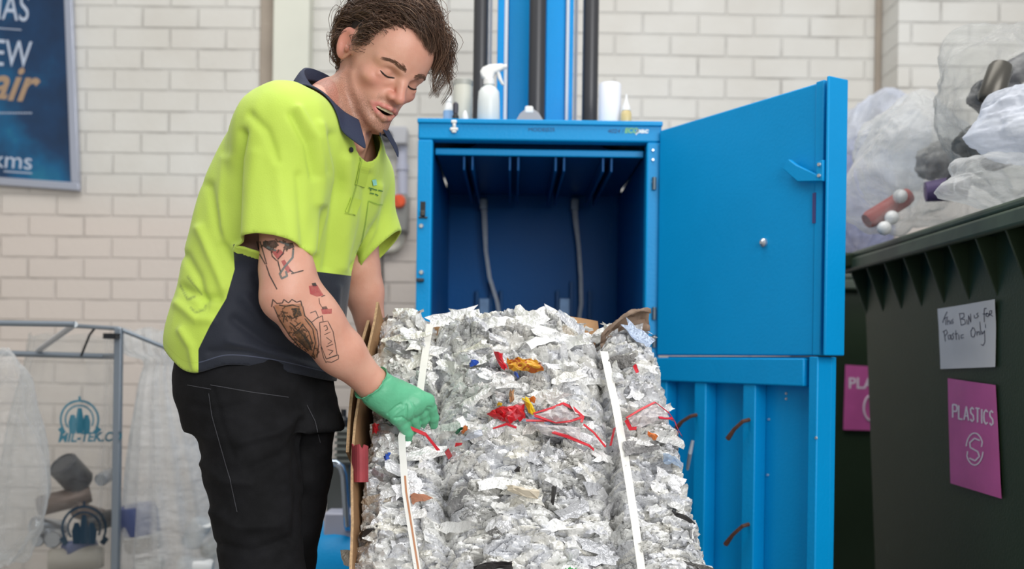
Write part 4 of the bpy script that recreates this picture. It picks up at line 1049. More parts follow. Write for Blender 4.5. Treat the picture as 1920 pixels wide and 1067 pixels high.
for s_ in (-1, 1): MB().lathe([(0, -0.02), (0.09, -0.02), (0.1, -0.01), (0.1, 0.01), (0.09, 0.02), (0, 0.02)], 24, Matrix.Translation((c.x+s_*0.17, Yk+0.1, 0.1)) @ Matrix.Rotation(math.pi/2, 4, 'Y')).build('wheel', mat('tyre', '18181a', 0.8), t, True)
MB().box((c.x-0.02, Yk-0.22, 0), (c.x+0.02, Yk-0.18, c.z-0.13)).build('foot', M_BLACK, t, bevel=0.004)
MB().tube([(c.x-0.17, Yk+0.1, 0.1), (c.x-0.1, Yk+0.1, c.z-0.1)], 0.015, 10).tube([(c.x+0.17, Yk+0.1, 0.1), (c.x+0.1, Yk+0.1, c.z-0.1)], 0.015, 10).build('axle_strut', M_BLACK, t, True)
# ================================================================ the bale of crushed cans
TYd, BYd = 2.14, 1.857
TL, TR, BL, BR = P(712, 583, TYd), P(1222, 598, TYd), P(660, 1067, BYd), P(1335, 1067, BYd)
SEXT = 1.62                                   # the face goes on below the picture
e_up = ((TL+TR)/2 - (BL+BR)/2).normalized()
FN = Vector((1, 0, 0)).cross(e_up).normalized()   # towards the viewer
if FN.y > 0: FN = -FN
FLEN = ((TL+TR)/2 - (BL+BR)/2).length
def face_pt(s, q, h=0.0):
    """s 0..1 across, q 0 top .. 1 bottom of the picture .. SEXT"""
    L = TL + (BL-TL)*q; R = TR + (BR-TR)*q
    return L + (R-L)*s + FN*h
def sg_l(q): return 0.196 + (0.262-0.196)*min(q, 1.3)
def sg_r(q): return 0.80 + (0.752-0.80)*min(q, 1.3)
def face_h(S, Q):
    S = np.asarray(S, float); Q = np.asarray(Q, float)
    gl = 0.196+0.066*np.minimum(Q, 1.3); gr = 0.80-0.048*np.minimum(Q, 1.3)
    wob = 0.008*vnoise(np.stack([Q*7, Q*0, Q*0], 1), 3)
    d = np.minimum(np.abs(S-gl-wob), np.abs(S-gr+wob))
    groove = -0.038*np.exp(-(d/0.018)**2) - 0.022*np.exp(-(d/0.07)**2)
    ctr = np.where((S > gl) & (S < gr), 0.028*np.sin(np.clip((S-gl)/(gr-gl), 0, 1)*math.pi), 0.012)
    edge = -0.05*np.exp(-np.minimum(S, 1-S)/0.035) - 0.05*np.exp(-np.maximum(Q, 0)/0.035)
    n = 0.014*fbm(np.stack([S*5, Q*9, S*0+1.5], 1), 5, 3) + 0.008*fbm(np.stack([S*8, Q*30, S*0], 1), 8, 2, True)
    return groove + ctr + edge + n
def top_off(S):
    """uneven top outline (metres along the face)"""
    S = np.asarray(S, float)
    gl, gr = 0.196, 0.80
    mid = np.where((S > gl) & (S < gr), 0.018*np.sin(np.clip((S-gl)/(gr-gl), 0, 1)*math.pi), 0)
    return mid - 0.03*np.exp(-((S-gl)/0.03)**2) - 0.022*np.exp(-((S-gr)/0.03)**2) + 0.012*np.exp(-((S-0.10)/0.06)**2)
THK = 0.5
bk = -FN
bale = thing('can_bale', 'big bale of crushed silvery cans tipped back out of the blue press', 'bale', (TL+TR+BL+BR)/4 + bk*0.25)
def foil_mat(name, stops, rough, metal):
    g = G(name)
    r = g.n('NewGeometry').outputs['Random Per Island']
    c = g.ramp(r, stops, 'CONSTANT')
    v = g.ramp(g.noise(55, 4), [(0.3, (0, 0, 0)), (0.75, (1, 1, 1))])
    m = g.n('Mix', data_type='RGBA', blend_type='MULTIPLY'); g.set(m, 0, 1.0); g.set(m, 6, c); g.set(m, 7, g.mix(v, (0.92, 0.92, 0.92), (1, 1, 1)))
    nrm = g.bump(g.noise(60, 4), 0.010, 1.0)
    return g.done(g.bsdf(m.outputs[2], rough, metal, nrm))
FOIL = foil_mat('crushed_foil', [(0.0, lin('f8f8f6')), (0.40, lin('efeff1')), (0.62, lin('d3d4d8')), (0.78, lin('f4f2ea')), (0.88, lin('b4b4b6')), (0.94, lin('8d8c8c')), (0.965, lin('cfc3b2')), (0.98, lin('6a6866')), (0.99, lin('b8c6dc'))], 0.32, 0.33)
M_CORE = mat('bale_core', 'b4b4b2', 0.4, 0.4, var=0.5, vs=45, bump=0.02, bs=40)
# --- crumpled sheet metal: tilted facets pressed together in layers
def facets(x, y, cx, cy, off, tilt, seed, groove=0.0):
    wx = x + 0.35*cx*vnoise(np.stack([x/cx*0.9, y/cy*0.6, x*0+seed], 1), seed); wy = y + 0.45*cy*vnoise(np.stack([x/cx*0.8, y/cy*0.5, x*0+seed+7], 1), seed+1)
    u, v = wx/cx, wy/cy; iu, iv = np.floor(u).astype(int), np.floor(v).astype(int)
    best = np.full(len(x), 1e9); sec = np.full(len(x), 1e9); H = np.zeros(len(x)); T = np.zeros(len(x))
    for a in (-1, 0, 1):
        for b in (-1, 0, 1):
            ci, cj = iu+a, iv+b; z = np.zeros_like(ci)
            px_, py_ = ci + _hash(ci, cj, z, seed+2), cj + _hash(ci, cj, z, seed+3)
            dx_, dy_ = u-px_, v-py_; d = dx_**2+dy_**2
            h = off*(2*_hash(ci, cj, z, seed+4)-1) + tilt*((2*_hash(ci, cj, z, seed+5)-1)*dx_*cx + (2*_hash(ci, cj, z, seed+6)-1)*1.3*dy_*cy)
            m = d < best; sec = np.where(m, best, np.minimum(sec, d)); best = np.where(m, d, best); H = np.where(m, h, H); T = np.where(m, _hash(ci, cj, z, seed+8), T)
    H = H - groove*np.exp(-(np.sqrt(sec)-np.sqrt(best))/0.07)
    return H, T
nS, nQ = 350, 560
Sg, Qg = np.meshgrid(np.linspace(0, 1, nS), np.linspace(0, SEXT, nQ), indexing='ij')
sx_, qy_ = Sg.ravel()*0.6, Qg.ravel()*FLEN
h1, t1 = facets(sx_, qy_, 0.085, 0.036, 0.008, 0.55, 3, 0.016)
h2, t2 = facets(sx_, qy_, 0.036, 0.017, 0.0038, 0.85, 31, 0.009)
h3, t3 = facets(sx_, qy_, 0.015, 0.009, 0.0014, 0.9, 61, 0.002)
H = face_h(Sg.ravel(), Qg.ravel()) + h1 + h2 + h3 - 0.006
tone = np.clip(0.45*t1 + 0.55*t2, 0, 1)
base_ = np.array(face_pt(0, 0)); 
Lq = np.array(TL)[None] + (np.array(BL)-np.array(TL))[None]*Qg.ravel()[:, None]; Rq = np.array(TR)[None] + (np.array(BR)-np.array(TR))[None]*Qg.ravel()[:, None]
Pf = Lq + (Rq-Lq)*Sg.ravel()[:, None] + np.array(FN)[None]*H[:, None] + np.array(e_up)[None]*(top_off(Sg.ravel())*np.exp(-Qg.ravel()/0.12))[:, None]
idx = np.arange(nS*nQ).reshape(nS, nQ)
Fq_ = np.stack([idx[:-1, :-1], idx[:-1, 1:], idx[1:, 1:], idx[1:, :-1]], -1).reshape(-1, 4)
g = G('pressed_cans'); tn = g.attr('tone')
c_ = g.ramp(tn, [(0.0, lin('dededf')), (0.12, lin('fafaf8')), (0.36, lin('eff0f3')), (0.52, lin('fbfaf6')), (0.74, lin('e2e3e6')), (0.84, lin('f8f6ef')), (0.95, lin('ddd3c5'))], 'CONSTANT')
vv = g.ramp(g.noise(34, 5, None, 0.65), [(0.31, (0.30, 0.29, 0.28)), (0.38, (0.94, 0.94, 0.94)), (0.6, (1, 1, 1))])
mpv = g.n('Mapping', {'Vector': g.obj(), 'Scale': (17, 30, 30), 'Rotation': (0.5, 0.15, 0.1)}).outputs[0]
crease_shade = g.math('ABSOLUTE', g.math('SUBTRACT', g.noise(1.0, 4, mpv, 0.6), 0.5))  # thin dark lines painted in to stand for shade in the creases
crease_shade = g.n('MapRange', {0: crease_shade, 1: 0.006, 2: 0.022, 3: 0.30, 4: 1.0}).outputs[0]
vv = g.mix(g.n('MapRange', {0: g.noise(7, 3), 1: 0.42, 2: 0.55}).outputs[0], vv, g.mix(crease_shade, (0.12, 0.11, 0.10), vv))
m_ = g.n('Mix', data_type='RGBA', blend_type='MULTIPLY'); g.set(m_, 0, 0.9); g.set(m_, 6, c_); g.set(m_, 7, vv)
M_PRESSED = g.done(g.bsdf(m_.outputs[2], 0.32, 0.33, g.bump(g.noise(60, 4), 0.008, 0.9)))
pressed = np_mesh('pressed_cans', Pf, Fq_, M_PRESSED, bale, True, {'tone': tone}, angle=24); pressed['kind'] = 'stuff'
# --- core
nS, nQ = 90, 110
Sg, Qg = np.meshgrid(np.linspace(0, 1, nS), np.linspace(0, SEXT, nQ), indexing='ij')
H = face_h(Sg.ravel(), Qg.ravel()) - 0.035
front = np.array([face_pt(s, q, h) for s, q, h in zip(Sg.ravel(), Qg.ravel(), H)])
front += np.array(e_up)[None]*(top_off(Sg.ravel())*np.exp(-Qg.ravel()/0.12))[:, None]
front = front.reshape(nS, nQ, 3)
back = np.array([face_pt(s, q, -THK) for s, q in zip(Sg.ravel(), Qg.ravel())]).reshape(nS, nQ, 3)
back[:, :, 2] = np.maximum(back[:, :, 2], 0.004)
mb = MB()
mb.grid([[Vector(front[i, j]) for j in range(nQ)] for i in range(nS)]); o = len(mb.v)
mb.grid([[Vector(back[i, j]) for j in range(nQ)] for i in range(nS)])
def id_(i, j, b): return i*nQ + j + (o if b else 0)
for i in range(nS-1):
    for j in (0, nQ-1): mb.f.append((id_(i, j, 0), id_(i+1, j, 0), id_(i+1, j, 1), id_(i, j, 1))); mb.mi.append(0)
for j in range(nQ-1):
    for i in (0, nS-1): mb.f.append((id_(i, j, 0), id_(i, j+1, 0), id_(i, j+1, 1), id_(i, j, 1))); mb.mi.append(0)
core = mb.build('bale_core', M_CORE, bale, True)
# --- flakes of crushed can
def flakes(N, placer, seed, wr=(0.03, 0.095), hr=(0.012, 0.034), jit=0.0016, tilt=0.22):
    rg = np.random.RandomState(seed); nx, ny = 6, 4
    C, A, B, Nn = placer(rg, N)
    w = rg.uniform(*wr, N)*rg.uniform(0.7, 1.2, N); h = rg.uniform(*hr, N)
    # random turn about the normal and tilt
    a = rg.normal(0, 0.30, N); A, B = A*np.cos(a)[:, None]+B*np.sin(a)[:, None], B*np.cos(a)[:, None]-A*np.sin(a)[:, None]
    ti = rg.normal(0.10, tilt, N); B, Nn = B*np.cos(ti)[:, None]+Nn*np.sin(ti)[:, None], Nn*np.cos(ti)[:, None]-B*np.sin(ti)[:, None]
    t2 = rg.normal(0, 0.25, N); A, Nn = A*np.cos(t2)[:, None]+Nn*np.sin(t2)[:, None], Nn*np.cos(t2)[:, None]-A*np.sin(t2)[:, None]
    gx, gy = np.meshgrid(np.linspace(-0.5, 0.5, nx), np.linspace(-0.5, 0.5, ny), indexing='ij'); gx, gy = gx.ravel(), gy.ravel()
    X = gx[None]*w[:, None]*(1 + 0.25*rg.uniform(-1, 1, (N, nx*ny))); Yv = gy[None]*h[:, None]*(1 + 0.35*rg.uniform(-1, 1, (N, nx*ny)))
    cv = rg.uniform(-0.5, 0.8, N)
    Z = -cv[:, None]*(gy[None]**2)*h[:, None]*1.6 - rg.uniform(-0.2, 0.5, N)[:, None]*(gx[None]**2)*w[:, None]*0.8 + rg.normal(0, jit, (N, nx*ny))
    V = C[:, None, :] + A[:, None, :]*X[..., None] + B[:, None, :]*Yv[..., None] + Nn[:, None, :]*Z[..., None]
    idx = np.arange(nx*ny).reshape(nx, ny)
    q = np.stack([idx[:-1, :-1], idx[1:, :-1], idx[1:, 1:], idx[:-1, 1:]], -1).reshape(-1, 4)
    F = (np.arange(N)[:, None, None]*(nx*ny) + q[None]).reshape(-1, 4)
    return V.reshape(-1, 3), F
ex = np.array((TR-TL).normalized()); eu = np.array(e_up); fn = np.array(FN)
def on_face(rg, N):
    s = rg.uniform(0.0, 1.0, N); q = rg.uniform(-0.01, SEXT, N)
    q = np.where(rg.rand(N) < 0.75, np.clip(rg.uniform(-0.01, 1.12, N), -0.01, 9), q)
    h = face_h(s, np.maximum(q, 0)) + rg.uniform(-0.004, 0.006, N)
    C = np.array([face_pt(a, b, c) for a, b, c in zip(s, q, h)]) + eu[None]*(top_off(s)*np.exp(-np.maximum(q, 0)/0.12))[:, None]
    # normals follow the bulges
    e = 0.01
    hs = (face_h(s+e, np.maximum(q, 0)) - face_h(s-e, np.maximum(q, 0)))/(2*e*0.6)
    A = ex[None] + fn[None]*np.clip(hs, -1.2, 1.2)[:, None]; A /= np.linalg.norm(A, axis=1)[:, None]
    B = np.repeat(eu[None], N, 0); Nn = np.cross(A, B); Nn /= np.linalg.norm(Nn, axis=1)[:, None]
    return C, A, B, Nn
def on_side(sx):
    def f(rg, N):
        q = rg.uniform(0, SEXT, N); d = rg.uniform(0, 1, N)**1.3
        C = np.array([face_pt(0.03 if sx < 0 else 0.97, a, -0.07-b*(THK-0.09)) for a, b in zip(q, d)])
        ok = C[:, 2] > 0.03; C[~ok] = np.array(face_pt(0.5, 0.5, -0.2))
        A = np.repeat(-fn[None]*sx, N, 0); B = np.repeat(eu[None], N, 0)
        return C, A, B, np.repeat(ex[None]*sx, N, 0)
    return f
def on_top_side(rg, N):
    s = rg.uniform(0, 1, N); d = rg.uniform(0, 1, N)
    C = np.array([face_pt(a, -0.005, -0.03-b*(THK-0.05)) for a, b in zip(s, d)]) + eu[None]*top_off(s)[:, None]
    return C, np.repeat(ex[None], N, 0), np.repeat(-fn[None], N, 0), np.repeat(eu[None], N, 0)
Vs, Fs = [], []; base = 0
for (N, pl, sd) in ((170, on_face, 1), (500, on_side(-1), 2), (800, on_side(1), 3), (700, on_top_side, 4)):
    V, F = flakes(N, pl, sd) if sd == 1 else flakes(N, pl, sd, (0.018, 0.05), (0.010, 0.022)); Vs.append(V); Fs.append(F+base); base += len(V)
foil = np_mesh('crushed_cans', np.concatenate(Vs), np.concatenate(Fs), FOIL, bale, True, angle=30); foil['kind'] = 'stuff'
# --- the coloured pieces of packaging
def bface(u, v):
    """(s,q) of the bale face at a photographed position"""
    d = P(u, v, 1.0)-EYE; o = (TL+BL)/2
    p = EYE + d*((o-EYE).dot(FN)/d.dot(FN))
    q = (TL-p).dot(e_up)/FLEN
    L = TL + (BL-TL)*q; R = TR + (BR-TR)*q
    return (p.x-L.x)/(R.x-L.x), q
def bpt(u, v, lift=0.0):
    s, q = bface(u, v); h = float(face_h(np.array([s]), np.array([max(q, 0)]))[0])
    return face_pt(s, q, 0.0) + FN*(h+lift)
def bpatch(name, poly, m, lift=0.012, label=None, jit=0.003, seed=0, n=9, th=0.0012):
    """a crumpled quad of packaging pressed into the face; poly = 4 photographed corners"""
    rg = np.random.RandomState(seed+50); rows = []; rows2 = []
    q = [np.array(p, float) for p in poly]
    for i in range(n):
        r = []; r2 = []
        for j in range(n):
            a, b_ = i/(n-1), j/(n-1)
            p = (q[0]*(1-b_)+q[1]*b_)*(1-a) + (q[3]*(1-b_)+q[2]*b_)*a
            edge = min(a, 1-a, b_, 1-b_)
            P0 = bpt(p[0]+rg.uniform(-1.2, 1.2), p[1]+rg.uniform(-1.2, 1.2), lift + 0.010 + rg.normal(0, jit) + 0.008*math.sin(b_*math.pi)*math.sin(a*math.pi) - (0.004 if edge == 0 else 0))
            r.append(P0); r2.append(P0-FN*th)
        rows.append(r); rows2.append(r2)
    mb = MB().grid(rows); o_ = len(mb.v); mb.grid(rows2)
    rim_ = [i*n for i in range(n)] + [(n-1)*n+j for j in range(1, n)] + [i*n+n-1 for i in range(n-2, -1, -1)] + [j for j in range(n-2, 0, -1)]
    k = len(rim_); mb.f += [(rim_[i], rim_[(i+1) % k], o_+rim_[(i+1) % k], o_+rim_[i]) for i in range(k)]; mb.mi += [0]*k
    o2 = mb.build(name, m, bale)
    if label: o2['label'] = label
    return o2
def prn(name, c1, c2, scale, thr=0.5, rough=0.35, metal=0.2):
    g = G(name); f = g.n('MapRange', {0: g.noise(scale, 2), 1: thr-0.02, 2: thr+0.02}).outputs[0]
    return g.done(g.bsdf(g.mix(f, lin(c1), lin(c2)), rough, metal))
M_RED = prn('red_foil_print', 'c8202c', 'd9606a', 45, 0.56); M_GOLD = prn('gold_foil_print', 'd29a2e', 'a8541c', 60, 0.58); M_PKT = prn('netted_film', 'cfc9c8', 'b9b4b6', 120, 0.5, 0.4, 0.0)
M_YEL = mat('yellow_card', 'e6c62c', 0.45); M_BLU = mat('blue_card', '1f4fb4', 0.4); M_REDP = mat('red_plastic', 'cf2534', 0.4); M_ORG = mat('orange_scrap', 'd87a3c', 0.5); M_GRN = mat('green_netting', '2f9a4a', 0.5); M_DGRN = mat('dark_green_scrap', '1c6a48', 0.5); M_BRN = mat('brown_scrap', 'b98d66', 0.6); M_DARK = mat('black_scrap', '2b2828', 0.5); M_CLRC = mat('clear_cup', 'b8bcc6', 0.25)
W = 'wrapper'
bpatch(W, [(950, 684), (1008, 682), (1018, 700), (955, 706)], M_GOLD, 0.020, 'gold wrapper with red print', seed=1)
bpatch(W, [(925, 670), (942, 676), (952, 706), (940, 704)], M_REDP, 0.018, 'red twist of wrapper', seed=2, n=6)
bpatch('card_scrap', [(881, 688), (899, 686), (897, 692), (882, 697)], M_BLU, 0.016, 'blue card scrap', seed=3, n=5); bpatch('card_scrap', [(961, 708), (973, 712), (971, 718), (966, 714)], M_BLU, 0.016, 'blue card scrap', seed=4, n=5)
bpatch(W, [(928, 772), (982, 765), (984, 790), (955, 802)], M_RED, 0.016, 'crumpled red wrapper', seed=5); bpatch(W, [(912, 776), (932, 772), (958, 802), (940, 792)], M_RED, 0.010, 'crumpled red wrapper', seed=6, n=6)
bpatch('card_scrap', [(978, 757), (989, 752), (1004, 776), (993, 784)], M_YEL, 0.018, 'yellow card strip', seed=7, n=6); bpatch('card_scrap', [(990, 754), (1006, 755), (1000, 760), (993, 759)], M_ORG, 0.016, 'orange scrap', seed=8, n=4)
bpatch('net_packet', [(998, 786), (1052, 760), (1088, 778), (1060, 793)], M_PKT, 0.022, 'clear packet edged in red', seed=9); bpatch('net_packet', [(990, 797), (1084, 796), (1083, 824), (1020, 818)], M_PKT, 0.017, 'clear packet edged in red', seed=10)
bpatch('net_packet', [(1172, 772), (1222, 738), (1262, 752), (1186, 795)], M_PKT, 0.02, 'clear packet edged in red', seed=11)
def bstrip(pts, w, m, name='red_strip', lift=0.034, label=None):
    mb = MB(); L = []
    for i, (u, v) in enumerate(pts):
        a, b_ = pts[max(0, i-1)], pts[min(len(pts)-1, i+1)]; t_ = Vector((b_[0]-a[0], b_[1]-a[1])).normalized()
        p0, p1 = bpt(u-t_.y*w/2, v+t_.x*w/2, lift), bpt(u+t_.y*w/2, v-t_.x*w/2, lift)
        L.append([p0, p1, p1-FN*0.002, p0-FN*0.002])
    o2 = MB().grid(L, True).build(name, m, bale)
    if label: o2['label'] = label
    return o2
for pts, w in (([(998, 787), (1030, 772), (1052, 760)], 3), ([(1052, 760), (1072, 764), (1090, 778), (1086, 790)], 5), ([(1000, 790), (1040, 793), (1066, 788), (1088, 778)], 4), ([(985, 798), (1030, 791)], 3), ([(1032, 817), (1060, 823), (1100, 832), (1110, 834)], 4), ([(1090, 795), (1110, 805), (1132, 822)], 5),
               ([(1168, 775), (1195, 755), (1222, 737)], 4), ([(1222, 737), (1250, 745), (1262, 752)], 2.5), ([(1228, 768), (1258, 752)], 5), ([(1262, 752), (1268, 768), (1276, 782)], 6), ([(1168, 778), (1176, 795), (1186, 796)], 6), ([(1150, 779), (1144, 806)], 4),
               ([(1183, 676), (1189, 688)], 6), ([(768, 811), (800, 815), (828, 832)], 5), ([(838, 835), (846, 855)], 8), ([(855, 832), (868, 836)], 6), ([(925, 812), (950, 806), (968, 812)], 3)):
    bstrip(pts, w, M_REDP)
bpatch('card_scrap', [(852, 804), (880, 797), (876, 803), (856, 810)], M_DGRN, 0.014, 'dark green scrap', seed=12, n=5); bpatch('card_scrap', [(866, 808), (880, 803), (878, 808), (868, 812)], M_ORG, 0.016, 'orange scrap', seed=13, n=4)
bpatch('card_scrap', [(955, 742), (964, 738), (964, 760), (956, 760)], M_BRN, 0.012, 'brown scrap', seed=14, n=5); bpatch('card_scrap', [(933, 762), (942, 761), (941, 766), (934, 767)], M_YEL, 0.014, 'yellow scrap', seed=15, n=4)
bpatch('cup', [(866, 815), (905, 810), (908, 824), (868, 828)], M_CLRC, 0.016, 'crushed clear cup', seed=16, n=6)
bpatch('card_scrap', [(773, 935), (815, 932), (806, 940), (776, 948)], mat('salmon_scrap', 'c98a6c', 0.6), 0.016, 'salmon card scrap', seed=17, n=6); bpatch('card_scrap', [(672, 998), (710, 988), (712, 996), (676, 1006)], M_DARK, 0.014, 'black scrap', seed=18, n=5)
bpatch('card_scrap', [(723, 862), (735, 852), (733, 868), (726, 872)], M_BLU, 0.012, 'blue scrap', seed=19, n=4); bpatch('card_scrap', [(1250, 935), (1300, 950), (1296, 955), (1262, 944)], M_DARK, 0.014, 'black scrap', seed=20, n=5)
bpatch('card_scrap', [(950, 912), (1010, 918), (1008, 932), (952, 926)], mat('beige_scrap', 'd3c8b4', 0.55), 0.016, 'beige flattened tin', seed=21, n=7); bpatch('card_scrap', [(1033, 908), (1042, 906), (1036, 938), (1030, 938)], M_DARK, 0.016, 'black scrap', seed=22, n=5)
bpatch('card_scrap', [(1206, 800), (1226, 806), (1222, 812), (1210, 808)], M_ORG, 0.014, 'orange scrap', seed=23, n=4); bpatch('card_scrap', [(964, 886), (976, 880), (974, 889), (966, 892)], M_DARK, 0.014, 'black scrap', seed=24, n=4)
bpatch('net_packet', [(1236, 833), (1276, 838), (1272, 850), (1240, 846)], mat('bluish_foil', 'b4c6dc', 0.35, 0.2), 0.014, 'pale blue flattened can', seed=25, n=6)
bpatch('card_scrap', [(888, 1056), (960, 1052), (962, 1064), (890, 1068)], M_DARK, 0.010, 'black scrap', seed=26, n=7)
gp = MB()
for k in range(26):
    a = math.pi*k/25; c_ = bpt(1072, 1062, 0.014)
    gp.tube([c_, c_ + Vector((1, 0, 0))*0.018*math.cos(a)*rnd.uniform(0.6, 1.2) + e_up*0.016*math.sin(a)*rnd.uniform(0.6, 1.2) + FN*rnd.uniform(-0.002, 0.008)], 0.0012, 4)
gp.build('green_netting', M_GRN, bale)['kind'] = 'stuff'
bpatch('label_scrap', [(695, 785), (712, 790), (712, 808), (698, 806)], M_REDP, 0.010, 'red label scrap', seed=27, n=5); bpatch('label_scrap', [(712, 793), (756, 808), (748, 818), (708, 804)], mat('grey_foil', '8f9496', 0.35, 0.4), 0.014, 'grey can edge under the glove', seed=28, n=6)
# --- straps
M_STRAP = mat('white_strap', 'e9e8e2', 0.45, var=0.05, vs=20); M_STRIPE = mat('strap_stripe', 'b9805c', 0.5)
def strap(pts, wpx, lift, name='strap', label=None, stripe=None):
    L = []; S_ = []
    dense = []
    for a, b_ in zip(pts[:-1], pts[1:]):
        n = max(2, int(math.hypot(a[0]-b_[0], a[1]-b_[1])/14)); dense += [(a[0]+(b_[0]-a[0])*k/n, a[1]+(b_[1]-a[1])*k/n) for k in range(n)]
    dense.append(pts[-1])
    hs = []
    for (u, v) in dense:
        s, q = bface(u, v); hs.append(float(face_h(np.array([s]), np.array([max(q, 0)]))[0]))
    hs = np.array(hs); hs = np.maximum(hs, np.convolve(np.pad(hs, 6, 'edge'), np.ones(13)/13, 'valid'))
    hs = np.convolve(np.pad(hs, 4, 'edge'), np.ones(9)/9, 'valid')
    for (u, v), h in zip(dense, hs):
        r = []
        for dw in (-wpx/2, wpx/2):
            s, q = bface(u+dw, v); r.append(face_pt(s, q, h+lift))
        L.append([r[0], r[1], r[1]-FN*0.0016, r[0]-FN*0.0016]); m_ = (r[0]+r[1])/2 + FN*0.0006; w_ = (r[1]-r[0])*0.14; S_.append([m_-w_+(r[1]-r[0])*0.12, m_+w_+(r[1]-r[0])*0.12])
    o2 = MB().grid(L, True).build(name, M_STRAP, bale)
    if label: o2['label'] = label
    if stripe: MB().grid(S_[int(len(S_)*stripe):]).build('stripe', M_STRIPE, o2)
    return o2
strap([(807, 606), (800, 655), (790, 735), (771, 782), (756, 826), (764, 930), (786, 1067), (794, 1120), (815, 1250)], 13, 0.025, label='white strap with a tan stripe, held by the glove', stripe=0.45)
strap([(1131, 634), (1150, 730), (1176, 890), (1200, 1067), (1208, 1120), (1226, 1250)], 14.5, 0.025, label='plain white strap')
# --- cardboard
def cardboard():
    g = G('cardboard'); n = g.noise(12, 4)
    return g.done(g.bsdf(g.mix(n, lin('8a6440'), lin('b08a62')), 0.8, 0, g.bump(g.noise(70, 3), 0.002)))
M_CARD = cardboard(); M_CARDE = mat('corrugated_edge', 'c2a07a', 0.85, var=0.3, vs=160); M_CARDR = mat('red_printed_card', 'a8434a', 0.7, var=0.2, vs=20)
def slab_sheet(name, front_edge, depth, th, m, dirn, seed=0, parent=None):
    """a stiff sheet running back from a wavy front edge"""
    rows = []
    N = len(front_edge)
    for i, p in enumerate(front_edge):
        r = []
        for k in range(7):
            d = dirn*(depth*k/6); w = 0.004*math.sin(i*0.9+k*0.7+seed)
            r.append(p + d + Vector((w, 0, 0)))
        rows.append(r)
    o_ = [[q + Vector((-th, 0, 0)) for q in r] for r in rows]
    mb = MB().grid(rows); b0 = len(mb.v); mb.grid(o_)
    nc = 7; rim_ = [i*nc for i in range(N)] + [(N-1)*nc+j for j in range(1, nc)] + [i*nc+nc-1 for i in range(N-2, -1, -1)] + [j for j in range(nc-2, 0, -1)]
    k = len(rim_)
    for i in range(k):
        mb.f.append((rim_[i], rim_[(i+1) % k], b0+rim_[(i+1) % k], b0+rim_[i])); mb.mi.append(1 if (rim_[i] % nc == 0 and rim_[(i+1) % k] % nc == 0) else 0)
    return mb.build(name, [m, M_CARDE], bale)
edge_px = [(714, 566), (706, 600), (694, 650), (688, 690), (682, 740), (676, 790), (670, 850), (666, 910), (664, 980), (660, 1067), (656, 1130)]
def left_edge(dx_, off): 
    r = []
    for u, v in edge_px:
        q = (v-583)/484; y = TYd + (BYd-TYd)*q - off
        r.append(P(u+dx_, v, y))
    return r
sheet1 = slab_sheet('cardboard_sheet', left_edge(-4, 0.035), 0.42, 0.005, M_CARD, bk)
e2 = [p + Vector((-0.016, 0.02, 0)) for p in left_edge(-4, 0.035)][1:7]
slab_sheet('cardboard_sheet', e2, 0.30, 0.006, M_CARD, bk, 2)
# torn red printed piece
q0 = P(664, 838, 1.93); 
mbr = MB(); mbr.grid([[P(662+a*26, 838+(rnd.uniform(-6, 6) if r_ == 0 else 0)+r_*22, 1.94-0.02*math.sin(a*3)) for a in np.linspace(0, 1, 9)] for r_ in range(4)]); 
tp = mbr.build('torn_card', M_CARDR, bale); md = tp.modifiers.new('thick', 'SOLIDIFY'); md.thickness = 0.003
# curved piece behind the top, rolled flap at the top corner
rows = []
for i in range(19):
    u = 812 + i*(1120-812)/18; v = 604 - 15*math.sin(min(1, i/9.0)*math.pi/2) - 0*math.sin(i) + (max(0, i-9)/9)**2*16
    p = P(u, v, TYd+0.10); rows.append([p, p - e_up*0.03, p - e_up*0.12 + bk*0.01])
cs = MB().grid(rows).build('cardboard_sheet', M_CARD, bale, True); md = cs.modifiers.new('thick', 'SOLIDIFY'); md.thickness = 0.006
rows = []
for i in range(14):
    a = i/13; u = 1128 + a*92; v0 = 628 - 42*math.sin(a*math.pi*0.62)
    r = []
    for k in range(9):
        th = -0.4 + k/8*3.2; rr = 0.018 + 0.008*a
        c_ = P(u, v0+14, TYd-0.01); r.append(c_ + e_up*(rr*math.sin(th)) - FN*(rr*math.cos(th)) + FN*0.006*math.sin(k*2.1+i))
    rows.append(r)
cf = MB().grid(rows).build('cardboard_flap', mat('grey_brown_card', '8d7766', 0.7, var=0.35, vs=25), bale, True); md = cf.modifiers.new('thick', 'SOLIDIFY'); md.thickness = 0.004
# ================================================================ the man
man = thing('person', 'man in a lime and navy polo shirt bending over the bale with a green glove', 'person', Vector((P(500, 1067, 1.98).x, 1.98, 0)))
BF = Vector((0.82, -0.57, 0)); BR_ = Vector((-0.57, -0.82, 0))          # his front and his right
RS, RE, RW = P(533, 250, 1.86), P(536, 555, 1.80), P(702, 724, 1.93)
LS, LE, LWr = P(668, 335, 2.14), P(674, 505, 2.19), P(701, 640, 2.24)
NB = P(632, 205, 1.975)
